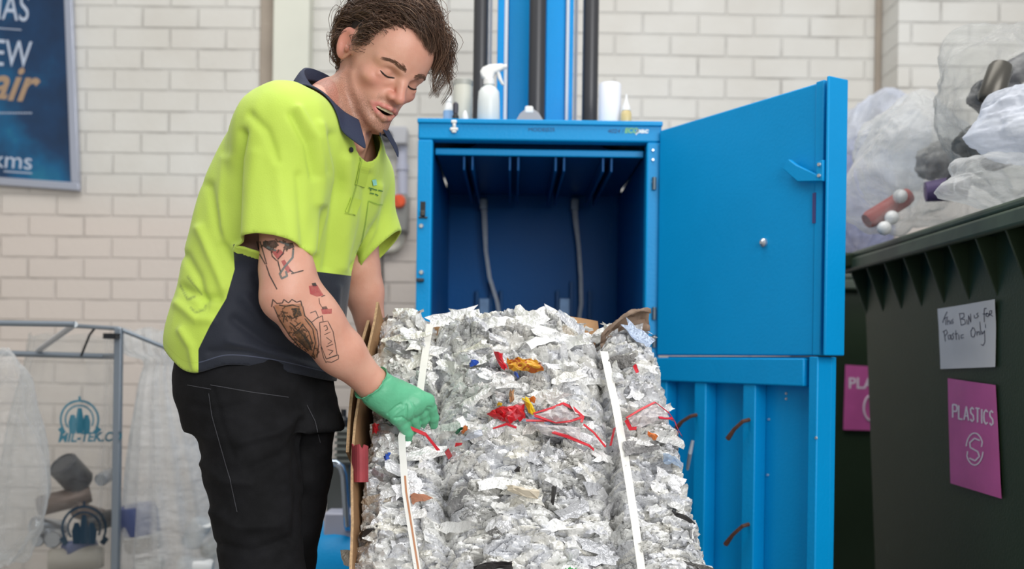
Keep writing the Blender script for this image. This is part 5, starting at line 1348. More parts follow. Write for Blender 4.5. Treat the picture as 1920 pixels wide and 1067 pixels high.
# head frame
psi, phi, rol = math.radians(48), math.radians(34.5), math.radians(11)
HF = Vector((math.cos(phi)*math.cos(psi), -math.cos(phi)*math.sin(psi), -math.sin(phi)))
HL0 = Vector((math.sin(psi), math.cos(psi), 0)); HU0 = Vector((math.sin(phi)*math.cos(psi), -math.sin(phi)*math.sin(psi), math.cos(phi)))
HL = HL0*math.cos(rol) - HU0*math.sin(rol); HU = HU0*math.cos(rol) + HL0*math.sin(rol)
HC = P(752, 146, 1.92) - HF*0.078
def hd(x, y, z): return HC + HL*x + HF*y + HU*z
HR = (HL, HF, HU)
def fine(lo, hi, flo, fhi, c, f):
    a = np.arange(lo, flo, c); b = np.arange(flo, fhi, f); d = np.arange(fhi, hi, c)
    return np.concatenate([a, b, d])
def torso_fn(rows, scale=1.0, ex=2.3, grow=0.0):
    zs = [r[0] for r in rows]
    fx, fy, fa, fb = [spl(zs, [r[k] for r in rows]) for k in (1, 2, 3, 4)]
    def fn(x, y, z):
        cx, cy, a, b = fx(z), fy(z), fa(z)*scale+grow, fb(z)*scale+grow
        dx, dy = x-cx, y-cy
        qs = np.abs((dx*BR_.x + dy*BR_.y)/a); qf = np.abs((dx*BF.x + dy*BF.y)/b)
        d = ((qs**ex + qf**ex)**(1/ex) - 1)*np.minimum(a, b)*0.9
        return np.maximum(np.maximum(d, z-zs[-1]), zs[0]-z)
    return fn
out = [(730, 318, 632), (700, 322, 632), (640, 316, 645), (560, 336, 656), (480, 355, 672), (400, 377, 705), (330, 402, 722), (280, 425, 716), (240, 455, 700), (205, 505, 680)]
rows = []
for v, l, r in out:
    c = P((l+r)/2, v, 2.0); hx = (r-l)/2/950
    rows.append((c.z, c.x, 2.0, 1.246*hx*0.85, hx/1.164*0.90))
rows = rows[::-1] if rows[0][0] > rows[-1][0] else rows
TLO, THI = rows[0][0], rows[-1][0]
# ---- body
fld = Field(fine(-0.72, 0.0, -0.40, -0.10, 0.004, 0.0021), fine(1.68, 2.42, 1.80, 2.12, 0.004, 0.0021), fine(0.85, 1.78, 1.44, 1.74, 0.004, 0.0021))
tf0 = torso_fn(rows, 0.84)
tf = lambda x, y, z: np.maximum(tf0(x, y, z), 1.045 - z)
fld.op((-0.75, 1.75, TLO), (-0.2, 2.3, THI), tf, 0.0)
fld.cone(RS, NB, 0.055, 0.055, 0.03); fld.cone(LS, NB, 0.05, 0.055, 0.03)
fld.chain([RS, RS.lerp(RE, 0.45), RS.lerp(RE, 0.85), RE], [0.056, 0.049, 0.043, 0.040], 0.02)
fld.chain([RE, RE.lerp(RW, 0.25), RE.lerp(RW, 0.6), RW, RW.lerp(P(745, 752, 1.955), 0.6)], [0.041, 0.0465, 0.0420, 0.0285, 0.022], 0.02)
fld.cone(P(550, 522, 1.815), P(604, 606, 1.85), 0.034, 0.036, 0.03)
fld.ell(RE + Vector((-0.008, 0.0, -0.006)), (0.03, 0.03, 0.032), 0.02)
fld.chain([LS, LE], [0.05, 0.041], 0.02); fld.chain([LE, LE.lerp(LWr, 0.3), LWr], [0.041, 0.04, 0.029], 0.02)
# left hand, closed on the cardboard
lh = (LWr-LE).normalized(); l_out = Vector((-0.3, -0.9, 0.1)).normalized(); l_s = lh.cross(l_out).normalized()
LP = LWr + lh*0.055
fld.cone(LWr, LP, 0.026, 0.03, 0.02)
for k, (o_, L_) in enumerate(((-0.03, 0.062), (-0.01, 0.07), (0.01, 0.066), (0.03, 0.052))):
    m0 = LP + l_s*o_*0.9 + lh*0.02; m1 = m0 + lh*L_*0.5 + l_out*0.006; m2 = m1 + lh*L_*0.3 - l_out*0.028
    fld.chain([LP + l_s*o_*0.5, m0, m1, m2], [0.014, 0.011, 0.0095, 0.008], 0.008)
t0 = LWr + lh*0.03 + l_s*0.025; fld.chain([t0, t0 + l_s*0.028 + lh*0.03, t0 + l_s*0.03 + lh*0.058 - l_out*0.012], [0.014, 0.012, 0.009], 0.01)
# neck
fld.cone(NB + Vector((-0.006, 0.022, -0.03)), hd(0.010, -0.036, -0.03), 0.060, 0.050, 0.014)
fld.cone(NB + BF*0.03 + Vector((0, 0.02, -0.08)), hd(0.01, -0.012, -0.055), 0.03, 0.028, 0.02)
fld.cone(hd(-0.046, -0.040, -0.03), NB + BF*0.06 + Vector((0, 0.01, -0.075)), 0.010, 0.010, 0.02)      # neck muscle
# head
fld.ell(hd(0, -0.012, 0.034), (0.0755, 0.096, 0.089), 0.02, R=HR)
fld.ell(hd(0, 0.024, -0.028), (0.0575, 0.062, 0.082), 0.03, R=HR)
fld.ell(hd(0, 0.050, 0.040), (0.056, 0.042, 0.052), 0.03, R=HR)                                     # forehead
for s_ in (-1, 1):
    fld.cone(hd(s_*0.053, 0.0, -0.058), hd(s_*0.019, 0.068, -0.100), 0.014, 0.016, 0.016)        # jaw
    fld.ell(hd(s_*0.043, 0.056, -0.026), (0.019, 0.018, 0.013), 0.02, R=HR)                        # cheekbone
    fld.cone(hd(s_*0.047, 0.061, 0.016), hd(s_*0.014, 0.082, 0.013), 0.010, 0.0115, 0.012)          # brow
fld.ell(hd(0, 0.076, -0.103), (0.022, 0.017, 0.015), 0.018, R=HR)                                   # chin
fld.ell(hd(0, 0.064, -0.064), (0.034, 0.028, 0.030), 0.022, R=HR)                                   # muzzle
for s_ in (-1, 1): fld.ell(hd(s_*0.031, 0.092, -0.003), (0.018, 0.017, 0.012), 0.010, 'sub', R=HR)  # sockets
fld.chain([hd(0, 0.080, 0.010), hd(0, 0.092, -0.010), hd(0, 0.107, -0.033)], [0.008, 0.0078, 0.0102], 0.010)   # nose
for s_ in (-1, 1):
    fld.ell(hd(s_*0.0115, 0.093, -0.037), (0.0075, 0.011, 0.0075), 0.007, R=HR)
    fld.ell(hd(s_*0.0065, 0.099, -0.0445), (0.0035, 0.006, 0.004), 0.003, 'sub', R=HR)
# eyelids, lowered
for s_ in (-1, 1):
    e = hd(s_*0.031, 0.0655, -0.003); pl_n = (HU*0.92 + HF*0.39).normalized(); pl_o = e - HU*0.0052
    def lid(x, y, z, e=e, n=pl_n, o_=pl_o):
        d = np.sqrt((x-e.x)**2 + (y-e.y)**2 + (z-e.z)**2) - 0.0148
        return np.maximum(d, -((x-o_.x)*n.x + (y-o_.y)*n.y + (z-o_.z)*n.z))
    fld.op([c-0.016 for c in e], [c+0.016 for c in e], lid, 0.003)
    fld.cone(e + HL*(-0.013) + HF*0.007 - HU*0.009, e + HL*0.013 + HF*0.009 - HU*0.009, 0.0045, 0.0045, 0.006)
# mouth, open in speech
fld.ell(hd(-0.002, 0.094, -0.0685), (0.025, 0.026, 0.0078), 0.004, 'sub', R=HR)
ul = [hd(-0.030, 0.077, -0.0645), hd(-0.014, 0.0915, -0.0595), hd(0, 0.0965, -0.0580), hd(0.014, 0.0915, -0.0595), hd(0.030, 0.077, -0.0645)]
ll = [hd(-0.030, 0.077, -0.0655), hd(-0.014, 0.0900, -0.0775), hd(0, 0.0935, -0.0808), hd(0.014, 0.0900, -0.0775), hd(0.030, 0.077, -0.0655)]
fld.chain(ul, [0.002, 0.0030, 0.0036, 0.0030, 0.002], 0.006); fld.chain(ll, [0.002, 0.0036, 0.0046, 0.0036, 0.002], 0.006)
# ears
for s_ in (-1, 1):
    q = hd(s_*0.080, -0.016, -0.002); n_ = (HL*s_*0.90 + HF*0.38).normalized(); up = (HU*0.96 - HF*0.22).normalized(); sd = n_.cross(up)
    fld.ell(q, (0.0065, 0.0185, 0.031), 0.008, R=(n_, sd, up))
    fld.ell(q + n_*0.0085 + up*0.004, (0.0085, 0.0110, 0.020), 0.004, 'sub', R=(n_, sd, up))
    fld.ell(q + n_*0.003 - sd*0.0 + HF*0.012 - up*0.006, (0.005, 0.005, 0.007), 0.005, R=(n_, sd, up))
V, F = fld.mesh(); V = relax(V, F, 2)
N = vnormals(V, F); uv = project(V); near_head = (V[:, 2] > HC.z-0.17) & (V[:, 1] < HC.y+0.02) & (N[:, 1] < 0.3)
for pts, w, a in (([(646, 140), (651, 172), (664, 208), (682, 236), (698, 252)], 9, -0.0055), ([(662, 140), (668, 172), (682, 204), (698, 226)], 9, 0.003), ([(716, 186), (704, 200), (700, 214)], 5, -0.002), ([(722, 165), (735, 160), (745, 158)], 5, -0.0012)):
    V = V + N*(a*np.exp(-(polydist(uv, pts)/w)**2)*near_head)[:, None]
Lc = V - np.array(HC); hx_, hy_, hz_ = Lc@np.array(HL), Lc@np.array(HF), Lc@np.array(HU)
onhead = (np.abs(hx_) < 0.1) & (hz_ > -0.125) & (np.abs(hy_) < 0.13)
def sstep(a, b, x): t = np.clip((x-a)/(b-a), 0, 1); return t*t*(3-2*t)
def pl3(V, pts):
    best = np.full(len(V), 9.0)
    for a, b in zip(pts[:-1], pts[1:]):
        a = np.array(a); b = np.array(b); ab = b-a; t = np.clip(((V-a)@ab)/(ab@ab), 0, 1)
        best = np.minimum(best, np.linalg.norm(V-a-t[:, None]*ab, axis=1))
    return best
lips = 1 - sstep(0.0035, 0.0062, np.minimum(pl3(V, ul), pl3(V, ll)))
inmouth = (np.abs(hx_) < 0.026) & (np.abs(hz_+0.0685) < 0.009) & (hy_ < 0.088) & (hy_ > 0.06)
beard = sstep(-0.14, -0.112, hz_)*sstep(-0.046, -0.075, hz_ - 0.45*np.maximum(0, 0.035-hy_)) * sstep(-0.03, 0.0, hy_+0.0)*onhead
side = np.exp(-((hy_-0.004)/0.012)**2)*sstep(-0.07, -0.03, hz_)*(hz_ < 0.03)*(np.abs(hx_) > 0.05)*0.8
must = np.exp(-((hz_+0.050)/0.006)**2)*(np.abs(hx_) < 0.03)*(hy_ > 0.07)*0.7
beard = np.clip(np.maximum(np.maximum(beard, side*onhead), must*onhead)*(1-lips), 0, 1)
flush = np.exp(-(((hy_-0.10)/0.03)**2 + ((hz_+0.033)/0.016)**2 + (hx_/0.02)**2))*onhead + 0.7*np.exp(-(((np.abs(hx_)-0.045)/0.018)**2 + ((hz_+0.03)/0.02)**2))*(hy_ > 0.03)*onhead + 0.9*(np.abs(hx_) > 0.079)*onhead
def skin_mat():
    g = G('skin')
    n1 = g.ramp(g.noise(22, 4), [(0.3, (0, 0, 0)), (0.7, (1, 1, 1))])
    c = g.mix(n1, lin('d9a58f'), lin('cf957f'))
    c = g.mix(g.math('MULTIPLY', g.attr('flush'), 0.5, True), c, lin('cc7468'))
    st = g.n('MapRange', {0: g.noise(520, 2), 1: 0.38, 2: 0.62}).outputs[0]
    bm_ = g.math('MULTIPLY', g.attr('beard'), g.math('ADD', 0.28, g.math('MULTIPLY', st, 0.34)), True)
    c = g.mix(bm_, c, lin('6b4a34'))
    c = g.mix(g.math('MULTIPLY', g.attr('lips'), 0.6), c, lin('c8666a'))
    c = g.mix(g.attr('mouth'), c, lin('3a1416'))
    nb = g.bump(g.noise(380, 3), 0.0006, 0.5)
    return g.done(g.bsdf(c, 0.46, 0, nb, Subsurface_Weight=0.12, Subsurface_Scale=0.01, Subsurface_Radius=(1.0, 0.35, 0.2)))
M_SKIN = skin_mat()
body = np_mesh('body', V, F, M_SKIN, man, True, {'lips': lips, 'mouth': inmouth.astype(float)*(lips < 0.3), 'beard': beard, 'flush': np.clip(flush, 0, 1)})
# eyes, lashes, teeth
M_EYE = mat('eye_white', 'cfc7c0', 0.25); M_IRIS = mat('dark_iris', '2a221e', 0.2); M_LASH = mat('lash_brown', '2a1c16', 0.7); M_TEETH = mat('teeth', 'dccfae', 0.3)
for s_ in (-1, 1):
    e = hd(s_*0.031, 0.0655, -0.003)
    T = Matrix.Translation(e) @ (HF*0.8 - HU*0.6).to_track_quat('Z', 'Y').to_matrix().to_4x4()
    pr = [(0.0128*math.sin(a), 0.0128*math.cos(a)) for a in np.linspace(math.pi, 0.45, 12)]
    eb = MB().lathe(pr, 20, T, caps=False).build('eyeball', M_EYE, body, True)
    pr = [(0.0128*math.sin(a), 0.0128*math.cos(a)) for a in np.linspace(0.47, 0.0, 5)]
    MB().lathe(pr, 20, T, caps=False).build('iris', M_IRIS, body, True)
    bvl = bvh_of(body); L = []
    for k in range(13):
        t = k/12*2-1; h_ = bvl.ray_cast(e + HL*t*0.0155 + HF*0.06 - HU*(0.0062 - 0.0035*t*t*(1 if t*s_ > 0 else 1.2)), -HF)
        if h_[0] is not None: L.append(h_[0] + h_[1]*0.0003)
    MB().tube(L, [0.0005]+[0.0016]*(len(L)-2)+[0.0005], 6).build('eyelashes', M_LASH, body, True)
tb = MB()
for k in range(-4, 5):
    a = k*0.2; c_ = hd(0.021*math.sin(a)*1.4, 0.067+0.024*math.cos(a), -0.0645)
    X_ = (HL*math.cos(a) - HF*math.sin(a)); Mt = frame(c_, X_, HU)
    tb.box((-0.0034, -0.0042, -0.0012), (0.0034, 0.004, 0.0012), Mt)
tb.build('teeth', M_TEETH, body, bevel=0.0008)
# ---- hair
SCC = np.array((0, -0.012, 0.036)); SCR = np.array((0.079, 0.0995, 0.092))
hl_f = spl([-0.11, -0.05, -0.030, -0.012, 0.004, 0.020, 0.036, 0.055, 0.075, 0.10], [-0.052, -0.055, -0.040, 0.030, 0.010, 0.018, 0.056, 0.094, 0.104, 0.108])
def is_hair(p):
    zl = hl_f(p[:, 1]) + np.where(p[:, 1] > 0.05, np.clip(np.abs(p[:, 0])-0.0, 0, 0.05)*-0.35+0.01, 0)
    return p[:, 2] > zl
M_HAIRCAP = mat('hair_under', '2b1f18', 0.7, var=0.3, vs=120)
g = G('hair_brown'); r = g.n('NewGeometry').outputs['Random Per Island']
M_HAIR = g.done(g.bsdf(g.ramp(r, [(0.0, lin('3a2a20')), (0.45, lin('553e30')), (0.85, lin('735645')), (1.0, lin('92755e'))]), 0.42))
th = np.linspace(0.01, math.pi-0.01, 260); ph = np.linspace(0, 2*math.pi, 400, endpoint=False)
T_, H_ = np.meshgrid(th, ph, indexing='ij')
D = np.stack([np.sin(T_)*np.cos(H_), np.sin(T_)*np.sin(H_), np.cos(T_)], -1).reshape(-1, 3)
pl_ = SCC + D*(SCR*1.0 - 0.0005); ok = is_hair(pl_ - np.array([0, 0, 0.006])*1.0 + 0.003*vnoise(pl_*420, 3)[:, None])
idx = np.arange(len(pl_)).reshape(260, 400); J = np.roll(idx, -1, 1)
Fq = np.stack([idx[:-1], J[:-1], J[1:], idx[1:]], -1).reshape(-1, 4)[:, ::-1]; Fq = Fq[ok[Fq].all(1)]
def to_w(p): return np.array(HC) + p[:, :1]*np.array(HL) + p[:, 1:2]*np.array(HF) + p[:, 2:3]*np.array(HU)
Vw, Fq, _ = prune(to_w(pl_), Fq, np.ones(len(Fq), bool))
hair = np_mesh('hair', Vw, Fq, M_HAIRCAP, man, True)
rg = np.random.RandomState(4)
def strands(n_guides, per, seed, pick, flow, length, rad=0.0009, lift=0.010, curl=0.0, nseg=11, clump=0.010):
    rg = np.random.RandomState(seed); Vs, Fs = [], []; base = 0
    cand = rg.normal(size=(n_guides*40, 3)); cand /= np.linalg.norm(cand, axis=1)[:, None]
    pts = SCC + cand*SCR; pts = pts[is_hair(pts) & pick(pts)][:n_guides]
    for gp in pts:
        L_ = length(gp, rg); path = [gp.copy()]; p = gp.copy(); phs = rg.uniform(0, 6.28); cu = curl*rg.uniform(0.4, 1.4); lf = lift*rg.uniform(0.4, 1.3)
        jd = rg.normal(0, 0.10, 3); bad = False
        for k in range(nseg):
            t = (k+1)/nseg; d, free = flow(p, gp, t); d = d + jd; d /= np.linalg.norm(d)
            p = p + d*L_/nseg
            if cu: p = p + np.array([math.cos(phs+t*9), math.sin(phs+t*9), math.cos(phs+t*7)])*cu*t
            q = (p-SCC)/SCR; m = np.linalg.norm(q); want = 1 + lf*math.sin(min(1, t*2.2)*math.pi/2)/0.09
            if free <= 0: p = SCC + q/m*SCR*want
            elif m < want: p = SCC + q/m*SCR*want
            if abs(p[0]) > 0.045 and p[2] < 0.036 and -0.042 < p[1] < (0.002 if p[2] > 0.0 else 0.0): bad = True
            path.append(p.copy())
        path = np.array(path)
        if bad: continue
        for c in range(per):
            off = rg.normal(0, clump, 3); root = path[0] + off*0.9
            tt = np.linspace(0, 1, nseg+1)[:, None]
            pp = path + off*(1-0.75*tt**1.3) + np.cumsum(rg.normal(0, 0.00022, (nseg+1, 3)), 0)
            q0 = (pp[0]-SCC)/SCR; pp[0] = SCC + q0/np.linalg.norm(q0)*SCR*0.995
            r_ = rad*rg.uniform(0.6, 1.2)*(1-0.75*np.linspace(0, 1, nseg+1)**2)
            tg = np.gradient(pp, axis=0); tg /= np.linalg.norm(tg, axis=1)[:, None]+1e-9
            a = np.cross(tg, [0.3, 0.5, 0.8]); a /= np.linalg.norm(a, axis=1)[:, None]+1e-9; b = np.cross(tg, a)
            ring = np.stack([pp + (a*math.cos(x) + b*math.sin(x))*r_[:, None] for x in (0, 2.094, 4.189)], 1)
            Vs.append(ring.reshape(-1, 3)); i_ = np.arange((nseg+1)*3).reshape(-1, 3); j_ = np.roll(i_, -1, 1)
            Fs.append(np.stack([i_[:-1], j_[:-1], j_[1:], i_[1:]], -1).reshape(-1, 4)+base); base += (nseg+1)*3
    return np.concatenate(Vs), np.concatenate(Fs)
A_ = np.array
def flow_side(p, g0, t):      # near side and back: swept back and down
    s_ = -1 if g0[0] < 0.0 else 1
    return A_([0.12*s_, -0.75, -0.30-0.5*t]), 0
def flow_top(p, g0, t):       # crown: forwards over the top and to his left
    return A_([0.55, 0.55, 0.25-1.0*t]), 0
def flow_fringe(p, g0, t):    # long front locks falling past the far temple
    return A_([0.34, 0.36-0.50*t, 0.22-1.45*t]), 1
def flow_back(p, g0, t): return A_([-0.06*np.sign(g0[0]), -0.35, -0.95]), 0
sets = [(240, 16, 9, lambda p: (~is_hair(p - np.array([0, 0, 0.012]))) & (p[:, 1] > -0.02), flow_side, lambda g0, r: r.uniform(0.02, 0.05), 0.0006, 0.007, 0.001),
        (170, 34, 1, lambda p: (p[:, 1] < 0.055) & (p[:, 2] < 0.115), flow_side, lambda g0, r: r.uniform(0.04, 0.06) if (g0[2] < 0.06 and g0[1] > -0.03) else r.uniform(0.045, 0.085), 0.0006, 0.010, 0.002),
        (120, 30, 2, lambda p: (p[:, 1] < -0.03), flow_back, lambda g0, r: r.uniform(0.05, 0.08), 0.0006, 0.012, 0.003),
        (130, 32, 3, lambda p: (p[:, 2] > 0.085), flow_top, lambda g0, r: r.uniform(0.06, 0.11), 0.0006, 0.016, 0.003),
        (60, 26, 6, lambda p: (p[:, 2] > 0.085) & (p[:, 1] > 0.0) & (p[:, 0] < 0.02), flow_side, lambda g0, r: r.uniform(0.06, 0.09), 0.0006, 0.018, 0.003),
        (26, 18, 4, lambda p: (p[:, 1] > 0.025) & (p[:, 0] > 0.02) & (p[:, 2] > 0.06), flow_fringe, lambda g0, r: r.uniform(0.06, 0.135), 0.0006, 0.008, 0.007)]
HV, HFc, b0 = [], [], 0
for (n_, per, sd, pk, fl, ln, rd, lf, cu) in sets:
    v_, f_ = strands(n_, per, sd, pk, fl, ln, rd, lf, cu); HV.append(v_); HFc.append(f_+b0); b0 += len(v_)
# a few loose hairs: one at the near temple, curls in front of the brow
def loose(pts, r=0.0008):
    global b0
    mb = MB().tube([Vector(p) for p in pts], r, 3, caps=False); HV.append(np.array([tuple(v) for v in mb.v])); HFc.append(np.array(mb.f)+b0); b0 += len(mb.v)
for k in range(0):
    o_ = k*0.0013; loose([(-0.052-o_, 0.052, 0.074), (-0.060, 0.060-o_, 0.050), (-0.063, 0.057, 0.026), (-0.060-o_, 0.053, 0.008), (-0.059, 0.058+o_, -0.004)], 0.0007)
locks = np_mesh('hair_locks', to_w(np.concatenate(HV)), np.concatenate(HFc), M_HAIR, hair, True); locks['kind'] = 'stuff'
# brows
M_BROW = mat('brow_brown', '6a4c3a', 0.6)
bvb = bvh_of(body)
for s_ in (-1, 1):
    mb = MB()
    for k in range(90):
        t = rnd.random(); x = s_*(0.010 + 0.040*t); z = 0.0155 + 0.006*math.sin(t*2.6) + rnd.gauss(0, 0.0026)*(1.1-0.6*t)
        h_ = bvb.ray_cast(hd(x, 0.14, z), -HF)
        if h_[0] is None: continue
        d = (HL*s_*0.8 + HU*(0.45-0.7*t)).normalized(); d = (d - h_[1]*d.dot(h_[1])).normalized()
        mb.tube([h_[0] - h_[1]*0.0004, h_[0] + d*0.005 + h_[1]*0.0014, h_[0] + d*0.010 + h_[1]*0.001], [0.0005, 0.0004, 0.0002], 3, False)
    mb.build('eyebrow', M_BROW, hair)['kind'] = 'stuff'
# ---- polo shirt
sf = Field(np.arange(-0.74, -0.12, 0.0042), np.arange(1.66, 2.36, 0.0042), np.arange(0.90, 1.60, 0.0042))
rows2 = rows
base_fn = torso_fn(rows2, 1.0)
sf.op((-0.75, 1.7, TLO), (-0.15, 2.32, THI), base_fn, 0.0)
sf.cone(RS, NB + Vector((0, 0.01, -0.072)), 0.078, 0.064, 0.05); sf.cone(LS, NB + Vector((0.0, 0, -0.072)), 0.064, 0.064, 0.05)
sf.cone(RS, LS, 0.07, 0.06, 0.05)
def zline(pa, pb):
    m = (pb.z-pa.z)/(pb.x-pa.x); return lambda x: pa.z + m*(x-pa.x)
zr = zline(P(443, 464, 1.81), P(577, 482, 1.81)); zrr = lambda x, y: zr(x) + 0.42*(1.812 - y)
cut_r = lambda x, y, z: zrr(x, y) - z
zl_ = zline(P(668, 512, 2.17), P(742, 440, 2.17)); cut_l = lambda x, y, z: (zl_(x) - z)*0.7
sl_end = P(511, 520, 1.805)
sf.cone(RS + Vector((0.0, 0, 0.0)), sl_end, 0.080, 0.066, 0.035, cut=cut_r)
ll_end = P(722, 520, 2.2)
sf.cone(LS, ll_end, 0.064, 0.058, 0.03, cut=cut_l)
# hem
hemx = [P(u, v, 1.88) for u, v in ((300, 655), (330, 678), (350, 692), (372, 698), (440, 684), (500, 690), (580, 712), (632, 730), (660, 738))]
zh = spl([p.x for p in hemx], [p.z for p in hemx])
def hem_fn(x, y, z): return zh(x) - z + 0*y
V0 = sf.V; x_, y_, z_ = sf.ax[0][:, None, None], sf.ax[1][None, :, None], sf.ax[2][None, None, :]
nk = lambda x, y, z: None
NKa, NKb = NB + BF*0.012 + Vector((0, 0, -0.060)), NB + BF*0.06 + Vector((0.02, 0, 0.16))
def neckd(x, y, z):
    ab = NKb-NKa; t = np.clip(((x-NKa.x)*ab.x + (y-NKa.y)*ab.y + (z-NKa.z)*ab.z)/ab.length_squared, 0, 1)
    return np.sqrt((x-NKa.x-t*ab.x)**2 + (y-NKa.y-t*ab.y)**2 + (z-NKa.z-t*ab.z)**2) - 0.076
V0[...] = np.maximum(V0, hem_fn(x_, y_, z_)); V0[...] = np.maximum(V0, -neckd(x_, y_, z_))
V, F = sf.mesh()
fc = V[F].mean(1)
rm = (hem_fn(fc[:, 0], fc[:, 1], fc[:, 2]) > -0.0016) | (neckd(fc[:, 0], fc[:, 1], fc[:, 2]) < 0.0016)
insl = (fc[:, 1] < 1.90) & (fc[:, 0] < P(600, 480, 1.8).x) & (fc[:, 2] < P(500, 400, 1.8).z) & (fc[:, 0] > P(430, 480, 1.8).x)
# only the sleeve's own end, not the trunk beside it
rm |= insl & (np.abs(cut_r(fc[:, 0], fc[:, 1], fc[:, 2])) < 0.0018) & (base_fn(fc[:, 0], fc[:, 1], fc[:, 2]) > 0.004)
rm |= (fc[:, 1] > 2.05) & (fc[:, 0] > P(655, 480, 2.17).x) & (np.abs(cut_l(fc[:, 0], fc[:, 1], fc[:, 2])) < 0.0018) & (base_fn(fc[:, 0], fc[:, 1], fc[:, 2]) > 0.004)
V, F, _ = prune(V, F, ~rm)
V = relax(V, F, 3)
def border(F):
    E = np.concatenate([F[:, [i, (i+1) % 4]] for i in range(4)]); E.sort(1); u_, c_ = np.unique(E, axis=0, return_counts=True)
    return u_[c_ == 1]
eb_ = border(F); bd = np.unique(eb_)
hz0 = zh(V[bd, 0]); m0 = np.abs(hz0-V[bd, 2]) < 0.014; V[bd[m0], 2] = hz0[m0]
m1 = (np.abs(zrr(V[bd, 0], V[bd, 1])-V[bd, 2]) < 0.012) & (V[bd, 1] < 1.95) & ~m0; V[bd[m1], 2] = zrr(V[bd[m1], 0], V[bd[m1], 1])
m2 = (np.abs(zl_(V[bd, 0])-V[bd, 2]) < 0.02) & (V[bd, 1] > 2.05) & ~m0; V[bd[m2], 2] = zl_(V[bd[m2], 0])
for q_ in range(6):            # even out the cut edges
    S_ = np.zeros_like(V); C_ = np.zeros(len(V))
    for a_, b_ in ((0, 1), (1, 0)):
        np.add.at(S_, eb_[:, a_], V[eb_[:, b_]]); np.add.at(C_, eb_[:, a_], 1)
    V[bd] = V[bd]*0.5 + 0.5*S_[bd]/C_[bd][:, None]
N = vnormals(V, F); uv = project(V); facing = N[:, 1] < 0.25
folds = [([(600, 235), (618, 320), (606, 400), (588, 470)], 9, 0.006), ([(622, 255), (634, 340), (622, 430), (612, 500)], 10, -0.006), ([(560, 205), (592, 260), (603, 330), (600, 380)], 8, 0.006), ([(545, 215), (575, 270), (588, 330)], 7, -0.005),
         ([(650, 300), (652, 400), (640, 500)], 12, 0.005), ([(690, 330), (680, 420), (664, 500)], 10, -0.006), ([(712, 350), (700, 430), (672, 490)], 7, 0.005), ([(455, 250), (446, 300), (442, 380), (440, 450)], 8, -0.010), ([(425, 300), (415, 380), (420, 450)], 10, 0.005),
         ([(395, 350), (410, 430), (432, 490)], 9, -0.005), ([(375, 430), (400, 490), (420, 540)], 9, 0.005), ([(345, 540), (385, 560), (410, 560)], 8, -0.006), ([(335, 570), (370, 600), (395, 600)], 9, 0.005), ([(350, 480), (372, 520), (385, 575)], 8, -0.005),
         ([(460, 560), (500, 610), (570, 640)], 12, 0.006), ([(440, 600), (500, 645), (590, 675)], 10, -0.006), ([(430, 640), (520, 665), (620, 700)], 9, 0.005), ([(395, 660), (470, 660), (560, 690)], 8, -0.004), ([(480, 520), (520, 600), (560, 620)], 10, -0.004), ([(630, 540), (625, 620), (610, 690)], 8, 0.004),
         ([(520, 300), (530, 380), (545, 450)], 14, 0.003), ([(560, 330), (566, 400), (572, 460)], 9, -0.004), ([(480, 290), (470, 360), (462, 440)], 12, 0.003), ([(470, 215), (500, 245), (520, 300)], 8, -0.004), ([(340, 620), (360, 650), (368, 690)], 8, 0.005)]
disp = np.zeros(len(V))
for pl3_, w, a in folds: disp += 1.35*a*np.exp(-(polydist(uv, pl3_)/w)**2)*facing
disp += 0.0035*fbm(V*np.array([9, 9, 4.0]), 3, 3) + 0.0012*fbm(V*np.array([30, 30, 14.0]), 6, 2)
V = V + N*disp[:, None]
uv = project(V)
poly = [(437, 456), (470, 470), (575, 507), (656, 517), (700, 520), (690, 780), (372, 780), (372, 655), (393, 612), (424, 560), (440, 505)]
sd = polydist(uv, poly + [poly[0]])*np.where(inpoly(uv, poly), 1, -1)
zpan = (P(600, 512, 2.0).z - V[:, 2])*950
sleeve = (base_fn(V[:, 0], V[:, 1], V[:, 2]) > 0.012)
panel = np.where(facing, sd, zpan); panel = np.where(sleeve, -30, panel)
band = (V[:, 2] - zh(V[:, 0]))*950       # height above the hem in px
def shirt_mat():
    g = G('polo_cloth')
    f = g.n('MapRange', {0: g.attr('panel'), 1: -0.6, 2: 0.6}).outputs[0]
    n = g.noise(5, 3)
    lime = g.mix(n, lin('b4cf44'), lin('c4dc5c'))
    navy = g.mix(n, lin('10151f'), lin('192032'))
    st = g.math('SUBTRACT', 1.0, g.n('MapRange', {0: g.math('ABSOLUTE', g.math('SUBTRACT', g.attr('hem'), 17.0)), 1: 0.4, 2: 1.2}).outputs[0])
    c = g.mix(f, lime, navy)
    c = g.mix(g.math('MULTIPLY', st, 0.35), c, g.mix(f, lin('a3bb2c'), lin('6d7590')))
    dirt = g.attr('dirt'); c = g.mix(g.math('MULTIPLY', dirt, 0.55), c, lin('4a5a3a'))
    w = g.n('TexWave', {'Vector': g.obj(), 'Scale': 170.0, 'Distortion': 0.3}).outputs[0]
    return g.done(g.bsdf(c, 0.75, 0, g.bump(g.math('ADD', g.noise(420, 2), g.math('MULTIPLY', w, 0.0)), 0.0006, 0.6), Sheen_Weight=0.15))
dirt = np.zeros(len(V))
for pl_d in ([(338, 535), (352, 562)], [(352, 520), (378, 552)], [(352, 562), (365, 556)], [(358, 578), (368, 586), (384, 580), (386, 572)]):
    dirt = np.maximum(dirt, np.exp(-(polydist(uv, pl_d)/2.2)**2)*facing)
shirt = np_mesh('polo_shirt', V, F, shirt_mat(), man, True, {'panel': panel, 'hem': np.where(sleeve, 99, band), 'dirt': dirt})
md = shirt.modifiers.new('cloth', 'SOLIDIFY'); md.thickness = 0.003; md.offset = -1
shirt['label'] = 'lime polo shirt with a navy lower front'
